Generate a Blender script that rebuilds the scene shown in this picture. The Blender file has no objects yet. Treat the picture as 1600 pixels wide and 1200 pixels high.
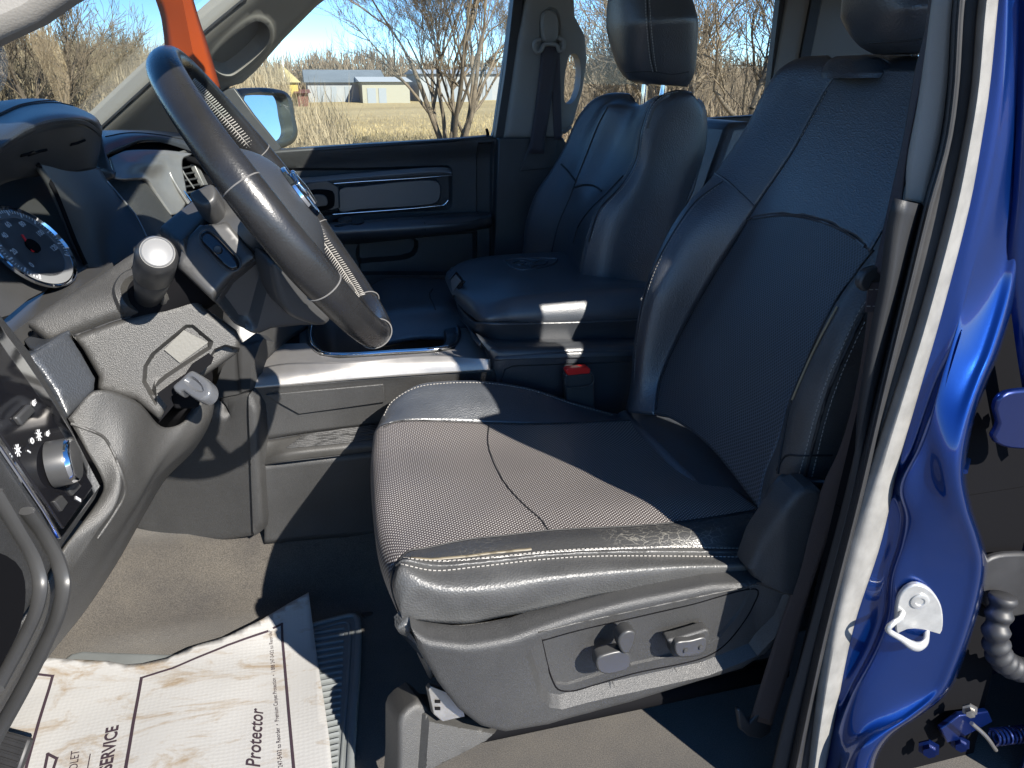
import bpy, bmesh, math, random
import numpy as np
from mathutils import Vector, Matrix, geometry, noise
from mathutils.bvhtree import BVHTree
random.seed(7)
SC = bpy.context.scene
COL = SC.collection
# ------------------------------------------------------------------ camera, sky, sun
YAW, PIT, FPX, CH = math.radians(15), math.atan(470/1200), 1200.0, 1.02
cam_d = bpy.data.cameras.new('camera'); cam = bpy.data.objects.new('camera', cam_d); COL.objects.link(cam)
cam.location = (0, 0, CH); cam.rotation_euler = (math.pi/2-PIT, 0, -YAW)
cam_d.sensor_width = 36; cam_d.lens = 27; cam_d.clip_start = .02; cam_d.clip_end = 3000
SC.camera = cam
SUN = Vector((-.45, 1, -.75)).normalized()          # direction the light travels
elev = math.asin(-SUN.z); az = math.atan2(-SUN.x, -SUN.y)   # azimuth of the sun measured from +y towards +x
world = bpy.data.worlds.new('World'); SC.world = world; world.use_nodes = True
wn = world.node_tree.nodes; wl = world.node_tree.links; wn.clear()
sky = wn.new('ShaderNodeTexSky'); sky.sky_type = 'NISHITA'; sky.sun_disc = False
sky.sun_elevation = elev; sky.sun_rotation = az; sky.altitude = 3500; sky.air_density = .8; sky.dust_density = 0; sky.ozone_density = 2.2
bg = wn.new('ShaderNodeBackground'); bg.inputs['Strength'].default_value = .115
wo = wn.new('ShaderNodeOutputWorld'); hs = wn.new('ShaderNodeHueSaturation'); hs.inputs['Saturation'].default_value = 1.22; wl.new(sky.outputs[0], hs.inputs['Color']); wl.new(hs.outputs[0], bg.inputs[0]); wl.new(bg.outputs[0], wo.inputs[0])
sun_d = bpy.data.lights.new('sun', 'SUN'); sun_d.energy = 5.0; sun_d.angle = math.radians(.53); sun_d.color = (1, .945, .86)
sun_o = bpy.data.objects.new('sun', sun_d); COL.objects.link(sun_o)
sun_o.rotation_euler = SUN.to_track_quat('-Z', 'Y').to_euler(); sun_o.location = (3, -5, 6)
SC.view_settings.view_transform = 'Standard'; SC.view_settings.look = 'None'; SC.view_settings.gamma = 1
SC.view_settings.use_curve_mapping = False; SC.view_settings.exposure = 1.3
SC.render.engine = 'CYCLES'
SC.cycles.max_bounces = 8; SC.cycles.diffuse_bounces = 4

# ------------------------------------------------------------------ measuring: from a point seen in the photo to a point in the cab (metres)
CAM = Vector((0, 0, CH))
FW = Vector((math.sin(YAW)*math.cos(PIT), math.cos(YAW)*math.cos(PIT), -math.sin(PIT)))
RT = Vector((math.cos(YAW), -math.sin(YAW), 0)); UP = RT.cross(FW)
def ray(px, py): return FW + RT*((px-800)/FPX) - UP*((py-600)/FPX)
def P(px, py, y=None, x=None, z=None):
    r = ray(px, py)
    t = (y/r.y) if y is not None else (x/r.x) if x is not None else (z-CH)/r.z
    return CAM + r*t
def PT(t):
    if isinstance(t, Vector): return t
    return P(t[0], t[1], y=t[2])
def plane(a, b, c):
    a, b, c = PT(a), PT(b), PT(c); n = (b-a).cross(c-a).normalized()
    if n.dot(a-CAM) > 0: n = -n
    return (a, n)
def yplane(y): return (Vector((0, y, 0)), Vector((0, -1, 0)))
def zplane(z): return (Vector((0, 0, z)), Vector((0, 0, 1)))
def onp(px, py, pl):
    r = ray(px, py); t = (pl[0]-CAM).dot(pl[1])/r.dot(pl[1]); return CAM + r*t

# ------------------------------------------------------------------ materials
def hexc(c): return tuple(c)+(1,)
MATS = {}
def mat(name, col, rough=.5, metal=0, bump=0, bscale=500, var=0, vscale=8, spec=.5, coat=0, vcol=None, btype='noise', trans=0, sheen=0, emis=None):
    m = bpy.data.materials.new(name); m.use_nodes = True; nt = m.node_tree; N = nt.nodes; L = nt.links
    b = N['Principled BSDF']; b.inputs['Base Color'].default_value = hexc(col); b.inputs['Roughness'].default_value = rough
    b.inputs['Metallic'].default_value = metal; b.inputs['Specular IOR Level'].default_value = spec
    if coat: b.inputs['Coat Weight'].default_value = coat; b.inputs['Coat Roughness'].default_value = .04
    if trans: b.inputs['Transmission Weight'].default_value = trans
    if sheen: b.inputs['Sheen Weight'].default_value = sheen; b.inputs['Sheen Roughness'].default_value = .5
    tc = N.new('ShaderNodeTexCoord')
    if var:
        n = N.new('ShaderNodeTexNoise'); n.inputs['Scale'].default_value = vscale; n.inputs['Detail'].default_value = 6; n.inputs['Roughness'].default_value = .65
        L.new(tc.outputs['Object'], n.inputs['Vector'])
        r = N.new('ShaderNodeMapRange'); r.inputs[1].default_value = .35; r.inputs[2].default_value = .68; L.new(n.outputs[0], r.inputs[0])
        mx = N.new('ShaderNodeMix'); mx.data_type = 'RGBA'; mx.inputs[6].default_value = hexc(col)
        mx.inputs[7].default_value = hexc(vcol or tuple(min(1, c*(1+var)) for c in col))
        L.new(r.outputs[0], mx.inputs[0]); L.new(mx.outputs[2], b.inputs['Base Color'])
        rr = N.new('ShaderNodeMapRange'); rr.inputs[3].default_value = max(0.02, rough-.08); rr.inputs[4].default_value = min(1, rough+.1)
        L.new(n.outputs[0], rr.inputs[0]); L.new(rr.outputs[0], b.inputs['Roughness'])
    if bump:
        if btype == 'vor':
            t = N.new('ShaderNodeTexVoronoi'); t.inputs['Scale'].default_value = bscale; t.feature = 'SMOOTH_F1' if False else 'F1'; out = t.outputs['Distance']
        else:
            t = N.new('ShaderNodeTexNoise'); t.inputs['Scale'].default_value = bscale; t.inputs['Detail'].default_value = 3; out = t.outputs[0]
        L.new(tc.outputs['Object'], t.inputs['Vector'])
        bp = N.new('ShaderNodeBump'); bp.inputs['Strength'].default_value = bump; bp.inputs['Distance'].default_value = .001
        L.new(out, bp.inputs['Height']); L.new(bp.outputs[0], b.inputs['Normal'])
    if emis: b.inputs['Emission Color'].default_value = hexc(emis[0]); b.inputs['Emission Strength'].default_value = emis[1]
    MATS[name] = m; return m
plastic = mat('grained_black_plastic', (.030, .030, .030), .46, bump=.4, bscale=850, btype='vor', var=.35, vscale=5)
plasticL = mat('dusty_grey_plastic', (.037, .036, .034), .46, bump=.35, bscale=900, btype='vor', var=.35, vscale=7)
smooth_pl = mat('smooth_dark_plastic', (.034, .034, .034), .38, var=.3, vscale=6)
softdash = mat('soft_dash_skin', (.030, .033, .038), .38, spec=.9, bump=.25, bscale=500, btype='vor')
gloss = mat('piano_black', (.01, .01, .012), .06)
leather = mat('black_leather', (.036, .040, .047), .36, spec=1.0, bump=.45, bscale=380, btype='vor', var=.3, vscale=9)
leather_side = mat('black_leather_creased', (.050, .050, .049), .47, spec=.7, bump=.5, bscale=330, btype='vor', var=.4, vscale=14)
leather_w = mat('worn_wheel_leather', (.013, .013, .0135), .26, bump=.2, bscale=420, var=.5, vscale=12)
beige = mat('beige_pillar_plastic', (.20, .188, .168), .55, bump=.15, bscale=500, btype='vor')
beigeD = mat('taupe_pillar_plastic', (.20, .185, .165), .6, bump=.15, bscale=500)
silver = mat('satin_silver_trim', (.27, .26, .25), .40, metal=.6, var=.1, vscale=40)
chrome = mat('chrome', (.75, .77, .8), .07, metal=1)
rubber = mat('black_rubber', (.018, .018, .019), .5, var=.4, vscale=15)
matrub = mat('grey_floor_mat_rubber', (.13, .14, .14), .55, bump=.2, bscale=300, var=.25, vscale=10)
flock = mat('silver_flocked_seal', (.16, .156, .146), .6, bump=.3, bscale=900, var=.35, vscale=30)
carpet = mat('charcoal_carpet', (.036, .032, .028), .95, bump=1.0, bscale=420, var=1.0, vscale=5, vcol=(.066, .058, .047), sheen=.3)
def speckle(m, scale, lo, hi):
    N = m.node_tree.nodes; L = m.node_tree.links; b = N['Principled BSDF']; src = b.inputs['Base Color'].links[0].from_socket
    tc = N.new('ShaderNodeTexCoord'); n = N.new('ShaderNodeTexNoise'); n.inputs['Scale'].default_value = scale; n.inputs['Detail'].default_value = 2; L.new(tc.outputs['Object'], n.inputs[0])
    r = N.new('ShaderNodeMapRange'); r.inputs[1].default_value = .38; r.inputs[2].default_value = .62; r.inputs[3].default_value = lo; r.inputs[4].default_value = hi; L.new(n.outputs[0], r.inputs[0])
    v = N.new('ShaderNodeVectorMath'); v.operation = 'SCALE'; L.new(src, v.inputs[0]); L.new(r.outputs[0], v.inputs['Scale']); L.new(v.outputs[0], b.inputs['Base Color'])
speckle(carpet, 520, .65, 1.4); speckle(plastic, 700, .82, 1.2); speckle(plasticL, 700, .88, 1.12)
thread = mat('pale_stitch_thread', (.30, .285, .26), .7)
thread_dim = mat('grey_rim_thread', (.13, .125, .12), .7)
threadd = mat('dark_seam_thread', (.012, .012, .013), .6)
web = mat('seat_belt_webbing', (.035, .028, .034), .65, bump=.6, bscale=900)
webb = mat('brown_belt_webbing', (.05, .033, .028), .75, bump=.6, bscale=900)
steel = mat('zinc_steel', (.26, .25, .235), .38, metal=.8, var=.2, vscale=40)
steelp = mat('grey_striker_metal', (.42, .42, .41), .38, metal=.55, var=.25, vscale=60)
red = mat('red_button', (.75, .02, .015), .35)
orange = mat('orange_hang_tag', (.30, .045, .006), .55, spec=.3)
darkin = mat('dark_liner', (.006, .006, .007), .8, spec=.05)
traymat = mat('tray_rubber', (.035, .034, .033), .6, bump=.3, bscale=200)
wood = mat('bare_bark', (.115, .088, .062), .9, var=.6, vscale=3)
twigm = mat('tan_twigs', (.20, .158, .10), .95, var=.6, vscale=.3)
twigd = mat('grey_brown_twigs', (.13, .098, .066), .95, var=.6, vscale=.3)
grassm = mat('dry_grass_blades', (.32, .25, .13), .95, var=.5, vscale=.3)
clear = mat('clear_lever_plastic', (.13, .135, .145), .2, trans=.35)
white_wall = mat('white_shed_wall', (.24, .245, .25), .7, var=.15, vscale=.5)
roofm = mat('grey_shed_roof', (.12, .135, .15), .6, var=.3, vscale=.4)
yellow = mat('yellow_shed_wall', (.36, .27, .07), .7, var=.15, vscale=.5)
doorc = mat('shed_door_grey', (.22, .24, .26), .6)
redshed = mat('red_shed_wall', (.12, .04, .03), .7)
ink = mat('dark_print_ink', (.035, .022, .03), .6)
iconm = mat('white_printed_icons', (.6, .6, .6), .5)
redn = mat('red_needle', (.8, .01, .01), .4)
dialgrey = mat('dial_grey_ring', (.16, .165, .17), .8, spec=.1)
headliner = mat('beige_headliner_cloth', (.42, .40, .36), .9, bump=.3, bscale=700)
concrete = mat('pale_pole', (.55, .55, .52), .8)

def paint_mat():
    m = mat('metallic_blue_paint', (.001, .032, .19), .28, metal=.85, coat=1.0)
    N = m.node_tree.nodes; L = m.node_tree.links; b = N['Principled BSDF']
    v = N.new('ShaderNodeTexVoronoi'); v.inputs['Scale'].default_value = 2500
    tc = N.new('ShaderNodeTexCoord'); L.new(tc.outputs['Object'], v.inputs['Vector'])
    bp = N.new('ShaderNodeBump'); bp.inputs['Strength'].default_value = .12; bp.inputs['Distance'].default_value = .0003
    L.new(v.outputs['Color'], bp.inputs['Height']); L.new(bp.outputs[0], b.inputs['Normal'])
    return m
blue = paint_mat()
def perf_mat(name, base, dot, pitch, r, rough=.42):
    m = bpy.data.materials.new(name); m.use_nodes = True; nt = m.node_tree; N = nt.nodes; L = nt.links; b = N['Principled BSDF']
    tc = N.new('ShaderNodeTexCoord')
    def grid(off):
        mp = N.new('ShaderNodeMapping'); mp.inputs['Scale'].default_value = (1/pitch, 1/(pitch*.75), 1); mp.inputs['Location'].default_value = (off, off, 0)
        L.new(tc.outputs['UV'], mp.inputs[0])
        f = N.new('ShaderNodeVectorMath'); f.operation = 'FRACTION'; L.new(mp.outputs[0], f.inputs[0])
        s = N.new('ShaderNodeVectorMath'); s.operation = 'SUBTRACT'; s.inputs[1].default_value = (.5, .5, 0); L.new(f.outputs[0], s.inputs[0])
        sc = N.new('ShaderNodeVectorMath'); sc.operation = 'MULTIPLY'; sc.inputs[1].default_value = (1, .75, 0); L.new(s.outputs[0], sc.inputs[0])
        l = N.new('ShaderNodeVectorMath'); l.operation = 'LENGTH'; L.new(sc.outputs[0], l.inputs[0]); return l.outputs['Value']
    mn = N.new('ShaderNodeMath'); mn.operation = 'MINIMUM'; L.new(grid(0), mn.inputs[0]); L.new(grid(.5), mn.inputs[1])
    mr = N.new('ShaderNodeMapRange'); mr.inputs[1].default_value = r; mr.inputs[2].default_value = r+.09; mr.inputs[3].default_value = 1; mr.inputs[4].default_value = 0
    L.new(mn.outputs[0], mr.inputs[0])
    n = N.new('ShaderNodeTexNoise'); n.inputs['Scale'].default_value = 9; n.inputs['Detail'].default_value = 5; L.new(tc.outputs['Object'], n.inputs[0])
    bm = N.new('ShaderNodeMix'); bm.data_type = 'RGBA'; bm.inputs[6].default_value = hexc(base); bm.inputs[7].default_value = hexc(tuple(c*1.7 for c in base)); L.new(n.outputs[0], bm.inputs[0])
    mx = N.new('ShaderNodeMix'); mx.data_type = 'RGBA'; L.new(mr.outputs[0], mx.inputs[0]); L.new(bm.outputs[2], mx.inputs[6]); mx.inputs[7].default_value = hexc(dot)
    L.new(mx.outputs[2], b.inputs['Base Color']); b.inputs['Roughness'].default_value = rough; b.inputs['Specular IOR Level'].default_value = .9
    bp = N.new('ShaderNodeBump'); bp.inputs['Strength'].default_value = .5; bp.inputs['Distance'].default_value = .0012; bp.invert = True
    L.new(mr.outputs[0], bp.inputs['Height']); L.new(bp.outputs[0], b.inputs['Normal'])
    return m
perf_seat = perf_mat('perforated_cushion_leather', (.034, .028, .027), (.36, .34, .32), .0074, .125)
perf_back = perf_mat('perforated_backrest_leather', (.060, .067, .076), (.010, .011, .012), .0074, .21)
def paper_mat():
    m = mat('stained_white_paper', (.62, .62, .61), .6)
    N = m.node_tree.nodes; L = m.node_tree.links; b = N['Principled BSDF']; tc = N.new('ShaderNodeTexCoord')
    n = N.new('ShaderNodeTexNoise'); n.inputs['Scale'].default_value = 7; n.inputs['Detail'].default_value = 9; n.inputs['Roughness'].default_value = .7; n.inputs['Distortion'].default_value = 1.2
    mp = N.new('ShaderNodeMapping'); mp.inputs['Scale'].default_value = (1, 2.2, 1); L.new(tc.outputs['Object'], mp.inputs[0]); L.new(mp.outputs[0], n.inputs[0])
    r = N.new('ShaderNodeMapRange'); r.inputs[1].default_value = .52; r.inputs[2].default_value = .70; L.new(n.outputs[0], r.inputs[0])
    mx = N.new('ShaderNodeMix'); mx.data_type = 'RGBA'; mx.inputs[6].default_value = (.345, .34, .33, 1); mx.inputs[7].default_value = (.22, .16, .095, 1)
    L.new(r.outputs[0], mx.inputs[0]); L.new(mx.outputs[2], b.inputs['Base Color'])
    v = N.new('ShaderNodeTexVoronoi'); v.inputs['Scale'].default_value = 130; v.inputs['Randomness'].default_value = .25; L.new(tc.outputs['Object'], v.inputs[0])
    bp = N.new('ShaderNodeBump'); bp.inputs['Strength'].default_value = .35; bp.inputs['Distance'].default_value = .001; L.new(v.outputs[0], bp.inputs['Height']); L.new(bp.outputs[0], b.inputs['Normal'])
    return m
paperm = paper_mat()
def creased():
    m = mat('cracked_bolster_leather', (.040, .040, .040), .36, spec=.9, bump=.4, bscale=330, btype='vor'); N = m.node_tree.nodes; L = m.node_tree.links; b = N['Principled BSDF']; tc = N.new('ShaderNodeTexCoord')
    n = N.new('ShaderNodeTexNoise'); n.inputs['Scale'].default_value = 22; n.inputs['Detail'].default_value = 4; L.new(tc.outputs['Object'], n.inputs[0])
    mx = N.new('ShaderNodeMix'); mx.data_type = 'RGBA'; mx.inputs[0].default_value = .035; L.new(tc.outputs['Object'], mx.inputs[6]); L.new(n.outputs['Color'], mx.inputs[7])
    mp = N.new('ShaderNodeMapping'); mp.inputs['Rotation'].default_value = (0, 0, .9); mp.inputs['Scale'].default_value = (1, 2.4, 1); L.new(mx.outputs[2], mp.inputs[0])
    v = N.new('ShaderNodeTexVoronoi'); v.feature = 'DISTANCE_TO_EDGE'; v.inputs['Scale'].default_value = 62; L.new(mp.outputs[0], v.inputs[0])
    r = N.new('ShaderNodeMapRange'); r.inputs[1].default_value = .0; r.inputs[2].default_value = .055; r.inputs[3].default_value = .75; r.inputs[4].default_value = 0; L.new(v.outputs[0], r.inputs[0])
    n2 = N.new('ShaderNodeTexNoise'); n2.inputs['Scale'].default_value = 7; L.new(tc.outputs['Object'], n2.inputs[0]); r2 = N.new('ShaderNodeMapRange'); r2.inputs[1].default_value = .42; r2.inputs[2].default_value = .6; L.new(n2.outputs[0], r2.inputs[0])
    mu = N.new('ShaderNodeMath'); mu.operation = 'MULTIPLY'; L.new(r.outputs[0], mu.inputs[0]); L.new(r2.outputs[0], mu.inputs[1])
    c = N.new('ShaderNodeMix'); c.data_type = 'RGBA'; c.inputs[6].default_value = (.040, .040, .040, 1); c.inputs[7].default_value = (.20, .19, .165, 1); L.new(mu.outputs[0], c.inputs[0]); L.new(c.outputs[2], b.inputs['Base Color'])
    return m
cracked = creased()

# ------------------------------------------------------------------ object helpers
def thing(name, label, cat, base=(0, 0, 0), group=None):
    o = bpy.data.objects.new(name, None); COL.objects.link(o); o.location = base; o.empty_display_size = .1
    o['label'] = label; o['category'] = cat
    if group: o['group'] = group
    return o
def tag(o, label, cat, group=None, kind=None):
    o['label'] = label; o['category'] = cat
    if group: o['group'] = group
    if kind: o['kind'] = kind
    return o
def root_loc(p):
    v = Vector((0, 0, 0))
    while p is not None: v += p.location; p = p.parent
    return v
def link(name, verts, faces, m, parent=None, uvs=None, sharp=38, flat=False):
    me = bpy.data.meshes.new(name); me.from_pydata([tuple(v) for v in verts], [], faces); me.update()
    if m: me.materials.append(m)
    if uvs is not None:
        uv = me.uv_layers.new(name='UVMap')
        for lp in me.loops: uv.data[lp.index].uv = uvs[lp.vertex_index]
    if not flat:
        me.polygons.foreach_set('use_smooth', [True]*len(me.polygons))
        if sharp: me.set_sharp_from_angle(angle=math.radians(sharp))
    o = bpy.data.objects.new(name, me); COL.objects.link(o)
    if parent is not None:
        o.parent = parent; o.location = -root_loc(parent)
    return o
def setlabel(o, s): o['label'] = s; return o

def cr(pts, n, closed=False):
    """resample a Catmull-Rom curve through pts to n points, even in arc length"""
    pts = [PT(p) for p in pts]
    if len(pts) == 1: return [pts[0]]*n
    if len(pts) == 2 and not closed: return [pts[0].lerp(pts[1], i/(n-1)) for i in range(n)]
    dense = []; K = len(pts); segs = K if closed else K-1
    for i in range(segs):
        if closed: p0, p1, p2, p3 = pts[i-1], pts[i], pts[(i+1) % K], pts[(i+2) % K]
        else: p1, p2 = pts[i], pts[i+1]; p0 = pts[i-1] if i > 0 else p1*2-p2; p3 = pts[i+2] if i+2 < K else p2*2-p1
        d1 = max((p1-p0).length, 1e-6)**.5; d2 = max((p2-p1).length, 1e-6)**.5; d3 = max((p3-p2).length, 1e-6)**.5
        m1 = (p2-p1) + ((p1-p0)/d1 - (p2-p0)/(d1+d2))*d2; m2 = (p2-p1) + ((p3-p2)/d3 - (p3-p1)/(d2+d3))*d2
        for k in range(12):
            t = k/12; t2 = t*t; t3 = t2*t
            dense.append(p1*(2*t3-3*t2+1) + m1*(t3-2*t2+t) + p2*(-2*t3+3*t2) + m2*(t3-t2))
    if closed: dense.append(dense[0].copy())
    else: dense.append(pts[-1])
    L = [0]
    for a, b in zip(dense, dense[1:]): L.append(L[-1]+(b-a).length)
    tot = L[-1]; out = []; j = 0; cnt = n if closed else n-1
    for i in range(n):
        s = tot*i/cnt
        while j < len(L)-2 and L[j+1] < s: j += 1
        d = L[j+1]-L[j]; out.append(dense[j].lerp(dense[j+1], 0 if d < 1e-9 else min(1, (s-L[j])/d)))
    return out
def crv(col, n_per):
    """through the column points exactly, n_per steps per interval"""
    out = []; K = len(col)
    for i in range(K-1):
        p1, p2 = col[i], col[i+1]; p0 = col[i-1] if i > 0 else p1*2-p2; p3 = col[i+2] if i+2 < K else p2*2-p1
        d1 = max((p1-p0).length, 1e-6)**.5; d2 = max((p2-p1).length, 1e-6)**.5; d3 = max((p3-p2).length, 1e-6)**.5
        m1 = (p2-p1) + ((p1-p0)/d1 - (p2-p0)/(d1+d2))*d2; m2 = (p2-p1) + ((p3-p2)/d3 - (p3-p1)/(d2+d3))*d2
        for k in range(n_per):
            t = k/n_per; t2 = t*t; t3 = t2*t
            out.append(p1*(2*t3-3*t2+1) + m1*(t3-2*t2+t) + p2*(-2*t3+3*t2) + m2*(t3-t2))
    out.append(col[-1]); return out
def patch(name, rows, m, parent=None, nu=40, nv=6, thick=.006, sharp=38, lin=False, noisef=None):
    R = [cr(r, nu) for r in rows]
    cols = []
    for i in range(nu):
        c = [r[i] for r in R]
        if lin:
            o = []
            for a, b in zip(c, c[1:]): o += [a.lerp(b, k/nv) for k in range(nv)]
            o.append(c[-1])
        else: o = crv(c, nv)
        cols.append(o)
    M = len(cols[0]); V = [cols[i][j] for i in range(nu) for j in range(M)]
    us = [0]; mj = M//2
    for i in range(1, nu): us.append(us[-1]+(cols[i][mj]-cols[i-1][mj]).length)
    vs = [0]; mi = nu//2
    for j in range(1, M): vs.append(vs[-1]+(cols[mi][j]-cols[mi][j-1]).length)
    uvs = [(us[i], vs[j]) for i in range(nu) for j in range(M)]
    F = [(i*M+j, (i+1)*M+j, (i+1)*M+j+1, i*M+j+1) for i in range(nu-1) for j in range(M-1)]
    # face the camera
    s = 0
    for f in F[::max(1, len(F)//60)]:
        a, b, c = V[f[0]], V[f[1]], V[f[2]]; s += (b-a).cross(c-a).dot(CAM-a)
    if s < 0: F = [tuple(reversed(f)) for f in F]
    if noisef:
        V = [v + noisef(v) for v in V]
    o = link(name, V, F, m, parent, uvs, sharp)
    if thick:
        md = o.modifiers.new('solid', 'SOLIDIFY'); md.thickness = thick; md.offset = -1
    return o
def sdist(poly, X, Y):
    """signed distance (inside positive) of arrays X,Y to polygon"""
    D = np.full(X.shape, 1e9); ins = np.zeros(X.shape, bool); n = len(poly)
    for i in range(n):
        x0, y0 = poly[i]; x1, y1 = poly[(i+1) % n]; dx, dy = x1-x0, y1-y0
        t = np.clip(((X-x0)*dx+(Y-y0)*dy)/max(dx*dx+dy*dy, 1e-9), 0, 1)
        D = np.minimum(D, np.hypot(X-x0-t*dx, Y-y0-t*dy))
        c = ((y0 > Y) != (y1 > Y)); 
        with np.errstate(divide='ignore', invalid='ignore'):
            xi = x0 + (Y-y0)*dx/(dy if dy else 1e-9)
        ins ^= c & (X < xi)
    return np.where(ins, D, -D)
def cr2(poly, n):
    """smooth a closed 2-D outline"""
    return [(v.x, v.y) for v in cr([Vector((a, b, 0)) for a, b in poly], n, closed=True)]
def relief(name, outline, pl, m, parent=None, step=8, feats=(), thick=.02, holes=(), bulge=None, edge=0, edgeh=0, sharp=38, lines=()):
    """a moulded panel: outline (as seen), lying on a plane, with raised/recessed features (poly, height, bevel px)"""
    A = np.array(outline, float); x0, y0 = A.min(0); x1, y1 = A.max(0)
    def densify(poly, s):
        o = []
        for i in range(len(poly)):
            a = np.array(poly[i], float); b = np.array(poly[(i+1) % len(poly)], float); k = max(1, int(np.hypot(*(b-a))//s))
            o += [tuple(a+(b-a)*j/k) for j in range(k)]
        return o
    verts = []; edges = []
    def addloop(poly, closed=True):
        s = len(verts); d = densify(poly, step) if closed else poly
        for q in d: verts.append(q)
        n = len(d)
        for i in range(n if closed else n-1): edges.append((s+i, s+(i+1) % n))
    addloop(outline)
    nb = len(verts)
    for h in holes: addloop(h)
    for f in feats:
        addloop(f[0])
    nfix = len(verts)
    gx, gy = np.meshgrid(np.arange(x0+step*.5, x1, step), np.arange(y0+step*.5, y1, step))
    gx = gx.ravel() + np.random.RandomState(1).uniform(-.12, .12, gx.size)*step; gy = gy.ravel()
    sd = sdist(outline, gx, gy); keep = sd > step*.35
    for f in feats:
        keep &= np.abs(sdist(f[0], gx, gy)) > step*.3
    for h in holes: keep &= sdist(h, gx, gy) < -step*.3
    for q in zip(gx[keep], gy[keep]): verts.append(q)
    # rings following every bevel so its slope is clean
    def ringpts(poly, dist, sp):
        d = densify(poly, sp); c = np.array(d); n = len(c); t = np.roll(c, -1, 0)-np.roll(c, 1, 0); L = np.hypot(t[:, 0], t[:, 1])+1e-9
        nn = np.stack([-t[:, 1]/L, t[:, 0]/L], 1); out = []
        for sg in (1, -1):
            q = c+nn*sg*dist; s1 = sdist(poly, q[:, 0], q[:, 1]); s0 = sdist(outline, q[:, 0], q[:, 1])
            k = (s1 > dist*.9) & (s0 > min(1.0, dist*.5)); out += [tuple(v) for v in q[k]]
        return out
    ringd = [(outline, edge)]*(edge > 0) + [(f[0], f[2]) for f in feats]
    extra = []
    for pol, w in ringd:
        for fr_ in ((.12, .3, .55, 1.0) if pol is outline else ((.5, 1.0) if w > 3 else (1.0,))): extra += ringpts(pol, w*fr_, min(step, max(3, w)))
    if ringd:
        gk = []
        for q in verts[nfix:]:
            gk.append(q)
        G_ = np.array(gk) if gk else np.zeros((0, 2)); ok_ = np.ones(len(G_), bool)
        for pol, w in ringd:
            if len(G_):
                sdv = sdist(pol, G_[:, 0], G_[:, 1]); ok_ &= ~((sdv > 0) & (sdv < w*1.15))
        verts = verts[:nfix]+[tuple(v) for v in G_[ok_]]+extra
    res = geometry.delaunay_2d_cdt([Vector(v) for v in verts], edges, [], 0, 1e-4)
    V2, F2 = res[0], res[2]
    X = np.array([v.x for v in V2]); Y = np.array([v.y for v in V2])
    cx = np.array([sum(V2[k].x for k in f)/len(f) for f in F2]); cy = np.array([sum(V2[k].y for k in f)/len(f) for f in F2])
    ok = sdist(outline, cx, cy) > 0
    for h in holes: ok &= sdist(h, cx, cy) < 0
    H = np.zeros(len(X))
    for f in feats:
        s = np.clip(sdist(f[0], X, Y)/f[2], 0, 1); H += f[1]*(s*s*(3-2*s))
    if edge:
        s = np.clip(sdist(outline, X, Y)/edge, 0, 1); H += edgeh*(np.sqrt(1-(1-s)**2)-1)
    V3 = []
    for i in range(len(X)):
        h = H[i] + (bulge(X[i], Y[i]) if bulge else 0)
        V3.append(onp(X[i], Y[i], pl) + pl[1]*h)
    F3 = []
    for k, f in enumerate(F2):
        if not ok[k]: continue
        a, b, c = V3[f[0]], V3[f[1]], V3[f[2]]
        F3.append(tuple(f) if (b-a).cross(c-a).dot(CAM-a) > 0 else tuple(reversed(f)))
    used = sorted({i for f in F3 for i in f}); mp = {u: i for i, u in enumerate(used)}
    V3 = [V3[u] for u in used]; F3 = [tuple(mp[i] for i in f) for f in F3]
    nv = len(V3)
    if thick:     # skirt round the rim and the back
        from collections import Counter
        ec = Counter()
        for f in F3:
            for i in range(len(f)): ec[tuple(sorted((f[i], f[(i+1) % len(f)])))] += 1
        back = [v - pl[1]*thick for v in V3]; V3 = V3+back; add = []
        for f in F3:
            for i in range(len(f)):
                a, b = f[i], f[(i+1) % len(f)]
                if ec[tuple(sorted((a, b)))] == 1: add.append((b, a, a+nv, b+nv))
        F3 = F3 + [tuple(i+nv for i in reversed(f)) for f in F3] + add
    return link(name, V3, F3, m, parent, None, sharp)
def frames(pts, closed=False, up=None):
    n = len(pts); T = []
    for i in range(n):
        a = pts[i-1] if (i > 0 or closed) else pts[0]; b = pts[(i+1) % n] if (i < n-1 or closed) else pts[-1]
        t = b-a; T.append(t.normalized() if t.length > 1e-9 else Vector((1, 0, 0)))
    u = up or Vector((0, 0, 1))
    if abs(T[0].dot(u)) > .95: u = Vector((0, 1, 0))
    fr = []
    for t in T:
        u = (u - t*u.dot(t)).normalized(); fr.append((t, u, t.cross(u)))
    return fr
def tube_geo(pts, r, sides=8, closed=False, flat=1.0, up=None, cap=True):
    n = len(pts); fr = frames(pts, closed, up); V = []; F = []
    for i, (p, (t, u, w)) in enumerate(zip(pts, fr)):
        ri = r(i/(n-1)) if callable(r) else r
        for k in range(sides):
            a = 2*math.pi*k/sides; V.append(p + u*math.cos(a)*ri*flat + w*math.sin(a)*ri)
    for i in range(n if closed else n-1):
        j = (i+1) % n
        for k in range(sides):
            l = (k+1) % sides; F.append((i*sides+k, i*sides+l, j*sides+l, j*sides+k))
    if not closed and cap:
        F.append(tuple(reversed(range(sides)))); F.append(tuple((n-1)*sides+k for k in range(sides)))
    return V, F
def join(geos):
    V = []; F = []
    for v, f in geos:
        s = len(V); V += v; F += [tuple(i+s for i in q) for q in f]
    return V, F
def tube(name, pts, r, m, parent=None, n=None, sides=10, closed=False, flat=1.0, up=None, sharp=50):
    pts = cr(pts, n or max(8, len(pts)*6), closed) if (n or len(pts) > 2) else [PT(p) for p in pts]
    V, F = tube_geo(pts, r, sides, closed, flat, up); return link(name, V, F, m, parent, None, sharp)
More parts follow.
